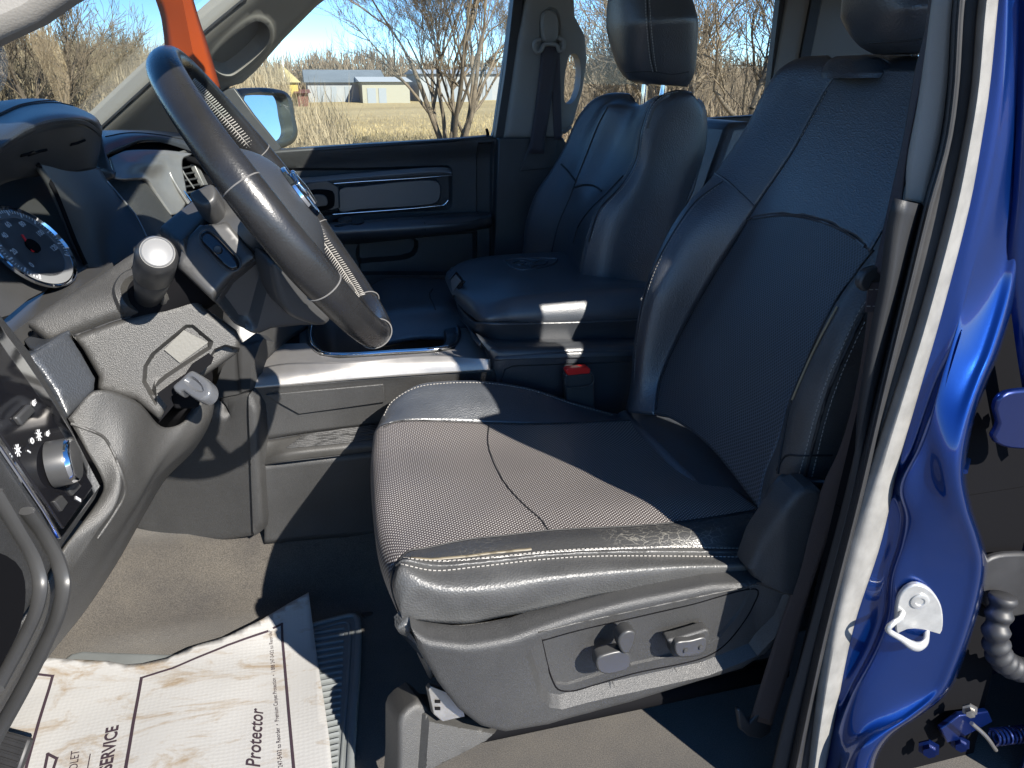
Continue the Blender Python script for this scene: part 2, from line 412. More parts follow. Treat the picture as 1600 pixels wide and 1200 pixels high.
def lathe_geo(p0, axis, prof, sides=32):
    """prof: (distance along axis, radius)"""
    axis = axis.normalized(); u = axis.orthogonal().normalized(); w = axis.cross(u); V = []; F = []
    for d, r in prof:
        for k in range(sides):
            a = 2*math.pi*k/sides; V.append(p0+axis*d+(u*math.cos(a)+w*math.sin(a))*max(r, 1e-5))
    for i in range(len(prof)-1):
        for k in range(sides):
            l = (k+1) % sides; F.append((i*sides+k, i*sides+l, (i+1)*sides+l, (i+1)*sides+k))
    F.append(tuple(reversed(range(sides)))); F.append(tuple((len(prof)-1)*sides+k for k in range(sides)))
    return V, F
def box_geo(c, ax, ay, az):
    V = [c+ax*sx+ay*sy+az*sz for sx in (-1, 1) for sy in (-1, 1) for sz in (-1, 1)]
    return V, [(0, 1, 3, 2), (4, 6, 7, 5), (0, 4, 5, 1), (2, 3, 7, 6), (0, 2, 6, 4), (1, 5, 7, 3)]
def wbox(x0, x1, y0, y1, z0, z1):
    return box_geo(Vector(((x0+x1)/2, (y0+y1)/2, (z0+z1)/2)), Vector(((x1-x0)/2, 0, 0)), Vector((0, (y1-y0)/2, 0)), Vector((0, 0, (z1-z0)/2)))
def fixn(o):
    bm = bmesh.new(); bm.from_mesh(o.data); bmesh.ops.recalc_face_normals(bm, faces=bm.faces); bm.to_mesh(o.data); bm.free(); return o
def bev(o, w, seg=2):
    md = o.modifiers.new('bevel', 'BEVEL'); md.width = w; md.segments = seg; md.limit_method = 'ANGLE'; md.angle_limit = math.radians(35); return o
def prism(name, outline, pl, m, parent=None, thick=.02, off=0, bevel=.002, seg=2):
    """flat shape seen in outline, standing off the plane by off, thick deep behind"""
    f = [onp(px, py, pl)+pl[1]*off for px, py in outline]; b = [v-pl[1]*thick for v in f]; n = len(f)
    F = [tuple(range(n)), tuple(reversed(range(n, 2*n)))]+[(i, i+n, (i+1) % n+n, (i+1) % n) for i in range(n)]
    o = fixn(link(name, f+b, F, m, parent, None, 38))
    if bevel: bev(o, bevel, seg)
    return o
def slab(name, rows, depth, m, parent=None, exp=2.6, nr=6, sides=36, cap=True):
    """upholstered block: rows of (left px,py, right px,py, y, depth factor) from bottom to top"""
    A = cr([P(r[0], r[1], y=r[4]) for r in rows], nr*len(rows)); B = cr([P(r[2], r[3], y=r[4]) for r in rows], nr*len(rows))
    D = cr([Vector((r[5]*depth, 0, 0)) for r in rows], nr*len(rows)); V = []; F = []; n = len(A)
    for a, b, d in zip(A, B, D):
        c = (a+b)/2; hx = (b-a)/2; hy = Vector((0, 1, 0))*d.x
        for k in range(sides):
            t = 2*math.pi*k/sides; ct, st = math.cos(t), math.sin(t)
            V.append(c+hx*math.copysign(abs(ct)**(2/exp), ct)+hy*math.copysign(abs(st)**(2/exp), st))
    for i in range(n-1):
        for k in range(sides): l = (k+1) % sides; F.append((i*sides+k, i*sides+l, (i+1)*sides+l, (i+1)*sides+k))
    F.append(tuple(reversed(range(sides)))); F.append(tuple((n-1)*sides+k for k in range(sides)))
    return fixn(link(name, V, F, m, parent, None, 50))
_bvh = {}
def tree_of(o):
    if o.name not in _bvh:
        off = root_loc(o.parent)+o.location if o.parent else o.location
        me = o.data; _bvh[o.name] = BVHTree.FromPolygons([v.co+off for v in me.vertices], [tuple(p.vertices) for p in me.polygons])
    return _bvh[o.name]
def hit(px, py, objs, off=.0015):
    best = None; r = ray(px, py).normalized()
    for o in objs:
        loc, nor, idx, d = tree_of(o).ray_cast(CAM, r, 50)
        if loc is not None and (best is None or d < best[2]): best = (loc, nor, d)
    if best is None: return None
    n = best[1]
    if n.dot(r) > 0: n = -n
    return best[0]+n*off, n
def drape(pts, objs, off=.0015, step=6):
    """lay a line traced in the photo onto the surfaces it runs over"""
    q = cr([Vector((a, b, 0)) for a, b in pts], max(3, int(sum(math.dist(a, b) for a, b in zip(pts, pts[1:]))//step)))
    out = [hit(v.x, v.y, objs, off) for v in q]; return [h[0] for h in out if h]
def seam(name, pts, objs, r, m, parent, off=.0, step=6, sides=6):
    d = drape(pts, objs, off, step)
    if len(d) < 2: print('SEAM FAIL', name); return None
    V, F = tube_geo(d, r, sides); return link(name, V, F, m, parent, None, 60)
def stitches(name, pts, objs, parent, r=.0007, ln=.0042, gap=.0026, m=None, off=.0008, step=4):
    d = drape(pts, objs, off, step); geos = []
    if len(d) < 2: print('STITCH FAIL', name); return None
    acc = [0]
    for a, b in zip(d, d[1:]): acc.append(acc[-1]+(b-a).length)
    def at(s):
        for i in range(len(acc)-1):
            if acc[i+1] >= s: return d[i].lerp(d[i+1], (s-acc[i])/max(acc[i+1]-acc[i], 1e-9))
        return d[-1]
    s = 0
    while s+ln < acc[-1]:
        a, b, c = at(s), at(s+ln/2), at(s+ln); geos.append(tube_geo([a, b, c], r, 5)); s += ln+gap
    V, F = join(geos); return link(name, V, F, m or thread, parent, None, 60)

# ================================================================== outside: ground, sheds, trees
GZ = -.86
def ground_mat():
    m = mat('dry_field_grass', (.38, .29, .14), .95); N = m.node_tree.nodes; L = m.node_tree.links; b = N['Principled BSDF']; tc = N.new('ShaderNodeTexCoord')
    n1 = N.new('ShaderNodeTexNoise'); n1.inputs['Scale'].default_value = .12; n1.inputs['Detail'].default_value = 8; n1.inputs['Roughness'].default_value = .7
    n2 = N.new('ShaderNodeTexNoise'); n2.inputs['Scale'].default_value = 3; n2.inputs['Detail'].default_value = 8; n2.inputs['Roughness'].default_value = .8
    mp = N.new('ShaderNodeMapping'); mp.inputs['Scale'].default_value = (.35, 1, 1); L.new(tc.outputs['Object'], mp.inputs[0]); L.new(mp.outputs[0], n1.inputs[0]); L.new(tc.outputs['Object'], n2.inputs[0])
    r = N.new('ShaderNodeValToRGB'); e = r.color_ramp.elements; e[0].position = .32; e[0].color = (.10, .07, .04, 1); e[1].position = .62; e[1].color = (.40, .31, .165, 1)
    e2 = r.color_ramp.elements.new(.46); e2.color = (.29, .22, .11, 1)
    ad = N.new('ShaderNodeMath'); ad.operation = 'ADD'; mu = N.new('ShaderNodeMath'); mu.operation = 'MULTIPLY'; mu.inputs[1].default_value = .45; mu2 = N.new('ShaderNodeMath'); mu2.operation = 'MULTIPLY'; mu2.inputs[1].default_value = .6
    L.new(n1.outputs[0], mu2.inputs[0]); L.new(n2.outputs[0], mu.inputs[0]); L.new(mu.outputs[0], ad.inputs[0]); L.new(mu2.outputs[0], ad.inputs[1]); L.new(ad.outputs[0], r.inputs[0]); L.new(r.outputs[0], b.inputs['Base Color'])
    bp = N.new('ShaderNodeBump'); bp.inputs['Strength'].default_value = .8; bp.inputs['Distance'].default_value = .15; L.new(n2.outputs[0], bp.inputs['Height']); L.new(bp.outputs[0], b.inputs['Normal'])
    return m
gmat = ground_mat()
asph = mat('parking_lot_asphalt', (.11, .11, .11), .9, bump=.5, bscale=60, var=.4, vscale=2)
V, F = [], []
xs = [-1500, -400, -150]+list(range(-80, 141, 5))+[200, 400, 1500]; ys = [-1500, -300, -60]+list(range(-15, 131, 5))+[200, 400, 1500]
def gh(x, y):
    d = math.hypot(x, y)
    return GZ - .25*min(1, max(0, (y-6)/8)) + .25*noise.noise(Vector((x*.06, y*.06, 0)))*min(1, max(0, (d-10)/10)) + max(0, y-60)*.006
for y in ys:
    for x in xs: V.append((x, y, gh(x, y)))
nx = len(xs)
F = [(j*nx+i, j*nx+i+1, (j+1)*nx+i+1, (j+1)*nx+i) for j in range(len(ys)-1) for i in range(nx-1)]
o = link('ground', V, F, gmat); o['kind'] = 'structure'
V, F = wbox(-60, 60, -60, 5.2, GZ-.5, GZ+.012)
o = fixn(link('parking_lot', V, F, asph, flat=True)); o['kind'] = 'structure'

rnd = random.Random(3)
def grow(segs, p, d, L, r, depth, spread, rr, upw=.12, kids=(2, 4), minr=.006, wob=.16):
    n = 4 if depth > 1 else 3
    pts = [p]; q = p; dd = d.copy()
    for i in range(n):
        dd = (dd + Vector((rr.uniform(-wob, wob), rr.uniform(-wob, wob), rr.uniform(-wob, wob)+upw*.3))).normalized(); q = q + dd*(L/n); pts.append(q)
    r1 = r*.55
    segs.append((pts, r, max(r1, minr*.6), depth))
    if depth <= 0: return
    k = rr.randint(*kids)
    for i in range(k):
        t = rr.uniform(.3, 1.0) if i < k-1 else 1.0
        idx = min(n, int(t*n)); base = pts[idx]
        a = rr.uniform(0, 2*math.pi); s = rr.uniform(.5, 1)*spread
        o1 = dd.orthogonal().normalized(); o2 = dd.cross(o1)
        nd = (dd + (o1*math.cos(a)+o2*math.sin(a))*s + Vector((0, 0, upw))).normalized()
        grow(segs, base, nd, L*rr.uniform(.58, .82), max(minr*.7, r*rr.uniform(.42, .62)*(1.25-t*.4)), depth-1, spread, rr, upw, kids, minr, wob)
def seg_mesh(segs, dmin, dmax):
    G = []
    for pts, r0, r1, dep in segs:
        if not (dmin <= dep <= dmax): continue
        sd = 7 if dep > 3 else 5 if dep > 2 else 3; m = len(pts)-1
        G.append(tube_geo(pts, lambda t, a=r0, b=r1: a+(b-a)*t, sd, cap=False))
    return join(G)
def bare_tree(name, label, base, stems, depth, group=None, seed=1, L=2.6, r=.16, spread=.75, lean=.5, kids=(3, 4), minr=.008, m1=wood, m2=twigd, upw=.12, cat='tree'):
    rr = random.Random(seed); t = thing(name, label, cat, base, group); segs = []
    b = Vector(base)
    for i in range(stems):
        a = 2*math.pi*(i+rr.uniform(-.3, .3))/stems if stems > 1 else 0
        ln = lean*rr.uniform(.5, 1.1) if stems > 1 else .05
        d = Vector((math.cos(a)*ln, math.sin(a)*ln, 1)).normalized()
        grow(segs, b+Vector((math.cos(a)*.12*(stems > 1), math.sin(a)*.12*(stems > 1), -.1)), d, L*rr.uniform(.85, 1.15), r*rr.uniform(.8, 1.1), depth, spread, rr, upw, kids, minr)
    V, F = seg_mesh(segs, depth-1, 9); link('trunk', V, F, m1, t, None, None)
    V, F = seg_mesh(segs, 0, depth-2); link('crown', V, F, m2, t, None, None)
    return t
# the many-stemmed tree seen through the passenger window
base = P(700, 205, z=gh(3, 22)); base = Vector((base.x*22/base.y, 22, gh(3, 22)))
bare_tree('bare_tree', 'tall many-stemmed bare tree seen in the middle of the front passenger window', Vector((P(704, 200, y=21.5).x, 21.5, gh(3, 21.5))), 8, 7, None, 52, L=2.8, r=.085, spread=.72, lean=.62, kids=(2, 4), minr=.0046, upw=.12)
# trees behind the rear door window and elsewhere
TREES = [(1010, 17, 4, 5, 'bare spreading tree seen right behind the passenger headrest'), (1160, 13, 3, 6, 'bare tree with long drooping limbs at the right of the rear window'),
         (905, 26, 3, 5, 'slim bare tree seen through the gap beside the grab handle'), (1320, 24, 2, 5, 'bare tree hidden mostly behind the rear roof pillar')]
for i, (px, y, st, dp, lb) in enumerate(TREES):
    x = P(px, 150, y=y).x; bare_tree('bare_tree', lb, Vector((x, y, gh(x, y))), st, dp, 'bare trees outside the windows', 30+i, L=2.3, r=.13, spread=.95, lean=.6, minr=.007)
WT = [(15, 30, 7, 'dark-limbed bare tree at the far left edge of the windshield view'), (82, 27, 6.5, 'tall bare tree rising above the thicket, left of the orange tag'), (150, 38, 5, 'small bare tree in the thicket, next right after the tall one'),
      (205, 42, 5, 'bare tree just left of the orange tag'), (-40, 36, 6, 'bare tree just outside the left windshield edge')]
for i, (px, y, h, lb) in enumerate(WT):
    x = P(px, 150, y=y).x; bare_tree('bare_tree', lb, Vector((x, y, gh(x, y))), 2, 5, 'bare trees on the thicket hillside', 60+i, L=h*.34, r=.12, spread=.8, lean=.35, minr=.012, kids=(3, 4), m2=twigm if i != 1 else twigd)
for i, (x, y, lb) in enumerate([(34, 9, 'bare tree standing behind the truck, seen in the wing mirror'), (46, 14, 'further bare tree behind the truck, seen in the wing mirror')]):
    bare_tree('bare_tree', lb, Vector((x, y, gh(x, y))), 3, 5, 'bare trees behind the truck', 90+i, L=2.2, r=.13, spread=.8, lean=.4, minr=.012)
# thickets: ground cover nobody could count
def brush(name, label, cat, n, region, hgt, m, seed, w=.03, lean=.7, kind='stuff', twigs=3):
    rs = np.random.RandomState(seed); V = []; F = []
    for i in range(n):
        x, y, h = region(rs); g = gh(x, y); hh = h*rs.uniform(.5, 1.1)
        z0 = g + rs.uniform(0, .75)*hh
        for k in range(twigs):
            a = rs.uniform(0, 2*math.pi); l = rs.uniform(.35, 1)*hh*.45; ln = rs.uniform(.1, lean)
            d = Vector((math.cos(a)*ln, math.sin(a)*ln, 1)).normalized()*l
            p = Vector((x+rs.uniform(-.3, .3), y+rs.uniform(-.3, .3), z0)); s = Vector((math.cos(a+1.57)*w, math.sin(a+1.57)*w, 0))*rs.uniform(.4, 1)
            b = len(V); q = p+d*.5+Vector((rs.uniform(-1, 1), rs.uniform(-1, 1), 0))*l*.14
            V += [p-s, p+s, q+s*.6, q-s*.6, p+d]; F += [(b, b+1, b+2, b+3), (b+3, b+2, b+4)]
    o = link(name, V, F, m, None, None, None); tag(o, label, cat, kind=kind); return o
def reg_hill(rs):
    y = rs.uniform(28, 60); x0 = P(-120, 100, y=y).x; x1 = P(440, 100, y=y).x; x = rs.uniform(x0, x1)
    f = (x-x0)/(x1-x0); return x, y, (y/1200)*(150-55*f+22*noise.noise(Vector((x*.25, y*.25, 0))))*.85
brush('thicket', 'tan leafless brush and saplings filling the hillside beyond the windshield', 'thicket', 42000, reg_hill, 5, twigm, 5, w=.026)
def reg_under(rs):
    y = rs.uniform(14, 26); x = rs.uniform(P(430, 200, y=y).x, P(900, 200, y=y).x)
    return x, y, rs.uniform(.35, .9)*(2.6 if x < P(530, 200, y=y).x else .8)
brush('undergrowth', 'dry tangled undergrowth between the mirror and the many-stemmed tree', 'undergrowth', 6500, reg_under, 1, twigm, 6, w=.011)
def reg_right(rs):
    y = rs.uniform(24, 50); x = rs.uniform(P(860, 150, y=y).x, P(1330, 150, y=y).x)
    return x, y, (y/1200)*(95+20*noise.noise(Vector((x*.2, y*.2, 3))))
brush('hedgerow', 'brown bare hedgerow seen low through the rear passenger window', 'hedgerow', 14000, reg_right, 3, twigd, 8, w=.02)
def reg_far(rs):
    y = rs.uniform(105, 130); x = rs.uniform(P(380, 150, y=y).x, P(1300, 150, y=y).x)
    return x, y, 5.8+2.6*noise.noise(Vector((x*.06, 0, 3)))
brush('far_woods', 'band of distant bare woods behind the sheds', 'woods', 12000, reg_far, 4, twigd, 9, w=.10)
def reg_grass(rs):
    y = 9+abs(rs.normal(0, 1))*18; x = rs.uniform(P(380, 200, y=y).x, P(1250, 200, y=y).x); return x, y, .5
brush('dry_grass', 'dry yellow field grass below the windows', 'grass', 26000, reg_grass, .4, grassm, 10, w=.012, lean=.9)
def reg_grass2(rs):
    y = rs.uniform(10, 32); x = rs.uniform(P(-100, 200, y=y).x, P(300, 200, y=y).x); return x, y, .8
brush('dry_brush', 'dry brown weeds at the foot of the hillside thicket', 'weeds', 7000, reg_grass2, .7, grassm, 12, w=.012, lean=.9)
# sheds
def shed(name, label, px0, px1, y, h, rh, m, mr, doors=(), depth=10, cat='building', gable=False):
    x0 = P(px0, 140, y=y).x; x1 = P(px1, 140, y=y).x; g = gh((x0+x1)/2, y)-.1
    t = thing(name, label, cat, ((x0+x1)/2, y, g))
    V, F = wbox(x0, x1, y, y+depth, g, g+h); fixn(link('wall', V, F, m, t, flat=True))
    if gable:
        xm = (x0+x1)/2; V = [(x0-.3, y-.3, g+h), (xm, y-.3, g+h+rh), (x1+.3, y-.3, g+h), (x0-.3, y+depth, g+h), (xm, y+depth, g+h+rh), (x1+.3, y+depth, g+h)]
        F = [(0, 1, 2), (3, 5, 4), (0, 3, 4, 1), (1, 4, 5, 2), (0, 2, 5, 3)]
    else:
        V = [(x0-.3, y-.4, g+h), (x1+.3, y-.4, g+h), (x1+.3, y+depth/2, g+h+rh), (x0-.3, y+depth/2, g+h+rh), (x0-.3, y+depth+.4, g+h), (x1+.3, y+depth+.4, g+h)]
        F = [(0, 1, 2, 3), (3, 2, 5, 4), (0, 3, 4), (1, 5, 2), (0, 4, 5, 1)]
    fixn(link('roof', [Vector(v) for v in V], F, mr, t, flat=True))
    for (a, b, dh) in doors:
        xa, xb = x0+(x1-x0)*a, x0+(x1-x0)*b; V, F = wbox(xa, xb, y-.06, y+.02, g+.05, g+dh); fixn(link('door', V, F, doorc, t, flat=True))
    return t
shed('storage_shed', 'long white shed with grey roof left of the many-stemmed tree', 481, 600, 88, 2.0, 1.3, white_wall, roofm, [(.12, .2, 1.6), (.3, .37, 1.6), (.48, .55, 1.6), (.7, .78, 1.6), (.86, .95, 1.6)])
shed('storage_shed', 'cream shed end with two doors directly behind the tree', 566, 640, 84, 2.1, .5, mat('cream_shed_wall', (.27, .255, .20), .7), mat('white_shed_roof', (.34, .35, .36), .6), [(.1, .28, 1.5), (.34, .5, 1.5)])
shed('storage_shed', 'pale flat shed right of the tree trunks', 655, 735, 90, 3.0, .5, white_wall, mat('pale_roof', (.28, .30, .32), .6), [(.2, .4, 2), (.55, .8, 2)])
shed('storage_shed', 'white shed at the right end of the passenger window', 735, 830, 95, 3.0, .8, white_wall, mat('pale_blue_roof', (.22, .26, .30), .6), [(.2, .35, 2.2), (.5, .6, 2.2)])
shed('barn', 'yellow gabled barn just above the wing mirror', 424, 466, 82, 2.2, 1.5, yellow, mat('yellow_barn_roof', (.36, .30, .14), .6), [(.3, .5, 1.5)], depth=9, gable=True)
shed('lean_to', 'small dark red lean-to right of the yellow barn', 464, 480, 80, 1.3, .3, redshed, redshed, [])
def pole(px, y, h, lb, r=.09):
    x = P(px, 150, y=y).x; t = thing('utility_pole', lb, 'pole', (x, y, gh(x, y)))
    V, F = lathe_geo(Vector((x, y, gh(x, y)-.2)), Vector((0, 0, 1)), [(0, r), (h, r*.6)], 8); link('post', V, F, concrete, t)
    V, F = wbox(x-.7, x+.7, y-.05, y+.05, gh(x, y)+h-.8, gh(x, y)+h-.68); fixn(link('crossarm', V, F, wood, t, flat=True))
pole(447, 60, 9, 'pale thin pole left of the many-stemmed tree', .07)
pole(1207, 40, 12, 'pale pole at the right edge of the rear passenger window', .1)
pole(985, 70, 9, 'pale pole seen left of the passenger headrest')

# ================================================================== the cab shell
cab = thing('pickup_cab', 'blue pickup truck cab seen from outside through its open driver door', 'pickup truck', (.8, 1.5, -.3))
def floor_h(x, y):
    s = min(1, max(0, (y-1.40)/.16)); s = s*s*(3-2*s); l = min(1, max(0, (-.42-x)/.35)); l = l*l
    m = min(1, max(0, (y-1.35)/.1)); return .115*s + .20*l*m + m*(.006*noise.noise(Vector((x*7, y*7, 1))) + .012*noise.noise(Vector((x*3, y*3, 5))))
V = []; F = []; nxx, nyy = 110, 60
for j in range(nyy):
    for i in range(nxx):
        x = -.9+i*2.95/(nxx-1); y = .66+j*1.66/(nyy-1); V.append((x, y, floor_h(x, y)))
F = [(j*nxx+i, j*nxx+i+1, (j+1)*nxx+i+1, (j+1)*nxx+i) for j in range(nyy-1) for i in range(nxx-1)]
flo = link('floor_carpet', V, F, carpet, cab); flo.modifiers.new('s', 'SOLIDIFY').thickness = .02
# sill below the door opening and its painted outside
V, F = join([wbox(-.9, 2.0, .55, .68, -.10, -.012)]); bev(fixn(link('door_sill', V, F, smooth_pl, cab)), .012)
V, F = wbox(-.9, 2.0, .47, .56, -.32, -.03); bev(fixn(link('rocker_panel', V, F, blue, cab)), .02, 3)
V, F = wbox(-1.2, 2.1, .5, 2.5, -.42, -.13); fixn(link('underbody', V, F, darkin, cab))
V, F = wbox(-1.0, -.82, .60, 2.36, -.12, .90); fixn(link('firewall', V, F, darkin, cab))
# roof, gently domed, with its liner
def roof_geo(zo, x0, x1, y0, y1, nn=14):
    V = []
    for j in range(nn):
        for i in range(nn):
            u = i/(nn-1); v = j/(nn-1); x = x0+(x1-x0)*u; y = y0+(y1-y0)*v
            V.append((x - .05*(1-(2*v-1)**2)*(1-u), y, zo - .07*abs(2*v-1)**3 - .03*abs(2*u-1)**3))
    return V, [(j*nn+i, j*nn+i+1, (j+1)*nn+i+1, (j+1)*nn+i) for j in range(nn-1) for i in range(nn-1)]
V, F = roof_geo(1.395, .40, 1.80, .60, 2.40); r_ = link('roof', V, F, blue, cab); r_.modifiers.new('s', 'SOLIDIFY').thickness = .01
V, F = roof_geo(1.37, .42, 1.785, .66, 2.34); link('headliner', V, F, headliner, cab).modifiers.new('s', 'SOLIDIFY').thickness = .01
V, F = wbox(-.20, .03, .60, 1.28, 1.345, 1.36); bev(fixn(link('added_shade_panel', V, F, headliner, cab)), .006)  # unseen panel, added to keep sun off the gauge hood and dash top
V, F = wbox(.42, 1.84, .61, .69, 1.27, 1.35); bev(fixn(link('roof_rail', V, F, blue, cab)), .012)
V, F = wbox(.42, 1.84, 2.31, 2.39, 1.27, 1.35); bev(fixn(link('roof_rail', V, F, blue, cab)), .012)
# back wall and rear glass frame
V, F = wbox(2.02, 2.06, .66, 2.34, -.1, .86); fixn(link('back_wall', V, F, beigeD, cab))
def raked(y0, y1): V = [Vector((x, y, z)) for y in (y0, y1) for x, z in ((2.02, .86), (2.06, .86), (1.84, 1.34), (1.80, 1.34))]; return V, [(0, 1, 2, 3), (7, 6, 5, 4), (0, 4, 5, 1), (1, 5, 6, 2), (2, 6, 7, 3), (3, 7, 4, 0)]
V, F = join([raked(2.30, 2.34), raked(.66, .74)]); fixn(link('rear_window_frame', V, F, beigeD, cab))
# front windshield pillars
prism('windshield_pillar', [(135, -20), (100, 0), (52, 33), (0, 57), (-110, 112), (-420, 260), (-560, 230), (-300, -30), (60, -330), (560, -600), (520, -420)], yplane(.70), beige, cab, .05, bevel=.012)
apl = plane((159, 200, 2.14), (381, 0, 2.06), (500, 16, 2.30))
rec = cr2([(332, 84), (388, 36), (403, 31), (418, 42), (417, 66), (372, 110), (358, 117), (340, 112), (330, 98)], 40)
apil = relief('windshield_pillar', [(156, 206), (234, 134), (320, 54), (381, 0), (440, -52), (640, -60), (560, -30), (500, 16), (447, 69), (406, 116), (384, 136), (364, 142), (356, 240), (300, 240), (150, 222)], apl, beige, cab, step=7,
              feats=[(rec, -.028, 7), (cr2([(324, 86), (384, 27), (408, 22), (426, 36), (426, 70), (378, 118), (358, 126), (336, 120), (322, 102)], 40), .004, 4)], thick=.03, edge=16, edgeh=.02)
seam('pillar_edge_seal', [(152, 205), (234, 130), (320, 50), (385, -4)], [apil], .004, rubber, cab, 0)
# far side: B pillar with the loop handle
bpl = yplane(2.29)
hole = cr2([(883, 160), (884, 110), (891, 86), (900, 84), (907, 100), (906, 135), (897, 158), (888, 163)], 36)
pil2 = relief('centre_pillar', [(822, -40), (824, -2), (812, 60), (789, 216), (878, 216), (884, 206), (897, 194), (912, 141), (919, 94), (916, 56), (900, 25), (897, -40)], bpl, beige, cab, step=6, holes=[hole],
              feats=[(cr2([(843, 60), (846, 22), (856, 12), (870, 14), (876, 30), (876, 62), (866, 76), (850, 76)], 30), -.006, 4)], thick=.05, edge=9, edgeh=.012)
V, F = wbox(.60, .72, 2.31, 2.34, .84, 1.34)
prism('centre_pillar_edge', [(806, -30), (822, -40), (812, 60), (789, 216), (774, 216), (790, 110)], yplane(2.31), rubber, cab, .03)
prism('centre_pillar_trim', [(779, 216), (830, 215), (880, 215), (894, 240), (900, 330), (900, 420), (772, 420), (776, 300)], yplane(2.285), smooth_pl, cab, .06, bevel=.004)
prism('belt_opening_cover', [(832, 214), (872, 214), (868, 262), (812, 268)], yplane(2.28), plastic, cab, .01, bevel=.003)
# glass frames at the rear of the far side
gpl = yplane(2.31)
prism('rear_pillar', [(1226, -30), (1262, -30), (1268, 0), (1250, 100), (1230, 250), (1190, 250), (1209, 127), (1230, 0)], gpl, beigeD, cab, .05, bevel=.004)
prism('rear_door_seal', [(1266, -30), (1286, -30), (1284, 0), (1265, 100), (1245, 250), (1229, 250), (1250, 94), (1268, 0)], yplane(2.30), rubber, cab, .03)
prism('window_frame_seal', [(1222, -30), (1232, -30), (1212, 120), (1206, 180), (1198, 180), (1207, 100)], yplane(2.32), rubber, cab, .03)
prism('rear_quarter_trim', [(1284, -30), (1600, -30), (1600, 300), (1236, 300), (1264, 100), (1284, 0)], yplane(2.325), beige, cab, .04)

# driver-side centre pillar: liner trims, seals, painted jamb
def strip(name, L, Rr, m, thick=.006, n=60, parent=cab, sharp=38, mid=None, ny=4):
    rows = [L, Rr] if mid is None else [L]+mid+[Rr]
    return patch(name, rows, m, parent, n, ny, thick, sharp)
def frustum(x0, x1, z0, X0, X1, z1, y0=.722, y1=.75):
    V = [Vector(v) for v in [(x0, y0, z0), (x1, y0, z0), (x1, y1, z0), (x0, y1, z0), (X0, y0, z1), (X1, y0, z1), (X1, y1, z1), (X0, y1, z1)]]
    return V, [(0, 1, 2, 3), (4, 7, 6, 5), (0, 4, 5, 1), (1, 5, 6, 2), (2, 6, 7, 3), (3, 7, 4, 0)]
V, F = join([frustum(.61, .98, -.1, .645, .95, .50), frustum(.645, .95, .501, .668, .93, .86), frustum(.668, .86, .861, .71, .84, 1.32)]); fixn(link('centre_pillar_core', V, F, darkin, cab))
sil_L = [(1536, -30, .700), (1528, 0, .700), (1516, 141, .700), (1502, 225, .700), (1482, 318, .700), (1433, 500, .700), (1398, 610, .700), (1363, 716, .700), (1320, 850, .700), (1290, 980, .700), (1270, 1130, .700), (1258, 1240, .700)]
sil_R = [(1563, -30, .692), (1560, 0, .692), (1546, 141, .692), (1533, 225, .692), (1516, 318, .692), (1469, 500, .692), (1437, 610, .692), (1407, 716, .692), (1376, 850, .692), (1334, 980, .692), (1300, 1150, .692), (1283, 1240, .692)]
sil_M = [((a[0]+b[0])/2-2, a[1], .684) for a, b in zip(sil_L, sil_R)]
strip('flocked_weatherstrip', sil_L, sil_R, flock, mid=[sil_M], ny=5)
rub_L = [(1494, -30, .710), (1488, 0, .710), (1479, 141, .710), (1467, 225, .710), (1441, 318, .710), (1411, 440, .710), (1372, 600, .710), (1330, 780, .710), (1275, 1000, .710), (1232, 1200, .710), (1225, 1240, .710)]
off = lambda L, dx, y: [(a[0]+dx, a[1], y) for a in L]
strip('door_seal', rub_L, off(sil_L, 3, .700), rubber, mid=[off(rub_L, 12, .688), off(rub_L, 20, .702)], ny=5)
strip('pillar_upper_trim', [(1462, -30, .722), (1456, 0, .722), (1436, 158, .722), (1418, 260, .722), (1414, 312, .722)], [(1494, -30, .708), (1488, 0, .708), (1479, 141, .708), (1467, 225, .708), (1443, 318, .708)], beige, thick=.01)
low_L = [(1414, 314, .675), (1405, 345, .68), (1392, 440, .69), (1375, 520, .70), (1350, 640, .71), (1318, 780, .72), (1270, 960, .72), (1222, 1140, .72), (1200, 1240, .72)]
low_R = [(1443, 320, .710), (1411, 440, .710), (1372, 600, .710), (1330, 780, .710), (1275, 1000, .710), (1232, 1200, .710), (1225, 1240, .710)]
lowt = strip('pillar_lower_trim', low_L, low_R, mat('dark_pillar_plastic', (.016, .017, .019), .55, bump=.3, bscale=700), thick=.012)
# painted jamb: flange, face, crease, return into the gap
jA = off(sil_R, -2, .695)
crease = [(1640, -30, .638), (1628, 60, .638), (1612, 200, .638), (1600, 320, .638), (1580, 440, .638), (1548, 550, .638), (1530, 593, .638), (1507, 660, .638), (1495, 737, .638), (1503, 790, .638), (1520, 843, .638), (1528, 883, .638), (1516, 952, .638), (1487, 1040, .638), (1466, 1083, .638), (1425, 1118, .638), (1379, 1150, .638), (1358, 1179, .638), (1345, 1240, .638)]
jC = [(1600, -30, .662), (1590, 100, .662), (1575, 225, .662), (1550, 330, .662), (1510, 470, .662), (1470, 600, .662), (1450, 700, .662), (1440, 800, .662), (1435, 900, .662), (1400, 1000, .662), (1350, 1100, .662), (1320, 1180, .662), (1308, 1240, .662)]
jB = [(1572, -30, .688), (1566, 100, .688), (1550, 225, .688), (1528, 330, .688), (1480, 520, .688), (1444, 640, .688), (1424, 700, .688), (1400, 760, .688), (1406, 810, .688), (1400, 850, .688), (1385, 900, .688), (1378, 960, .688), (1360, 1010, .688), (1325, 1080, .688), (1305, 1140, .688), (1292, 1240, .688)]
fl = lambda y0, py: y0+(.690-y0)*(lambda t: t*t*(3-2*t))(min(1, max(0, (800-py)/420)))
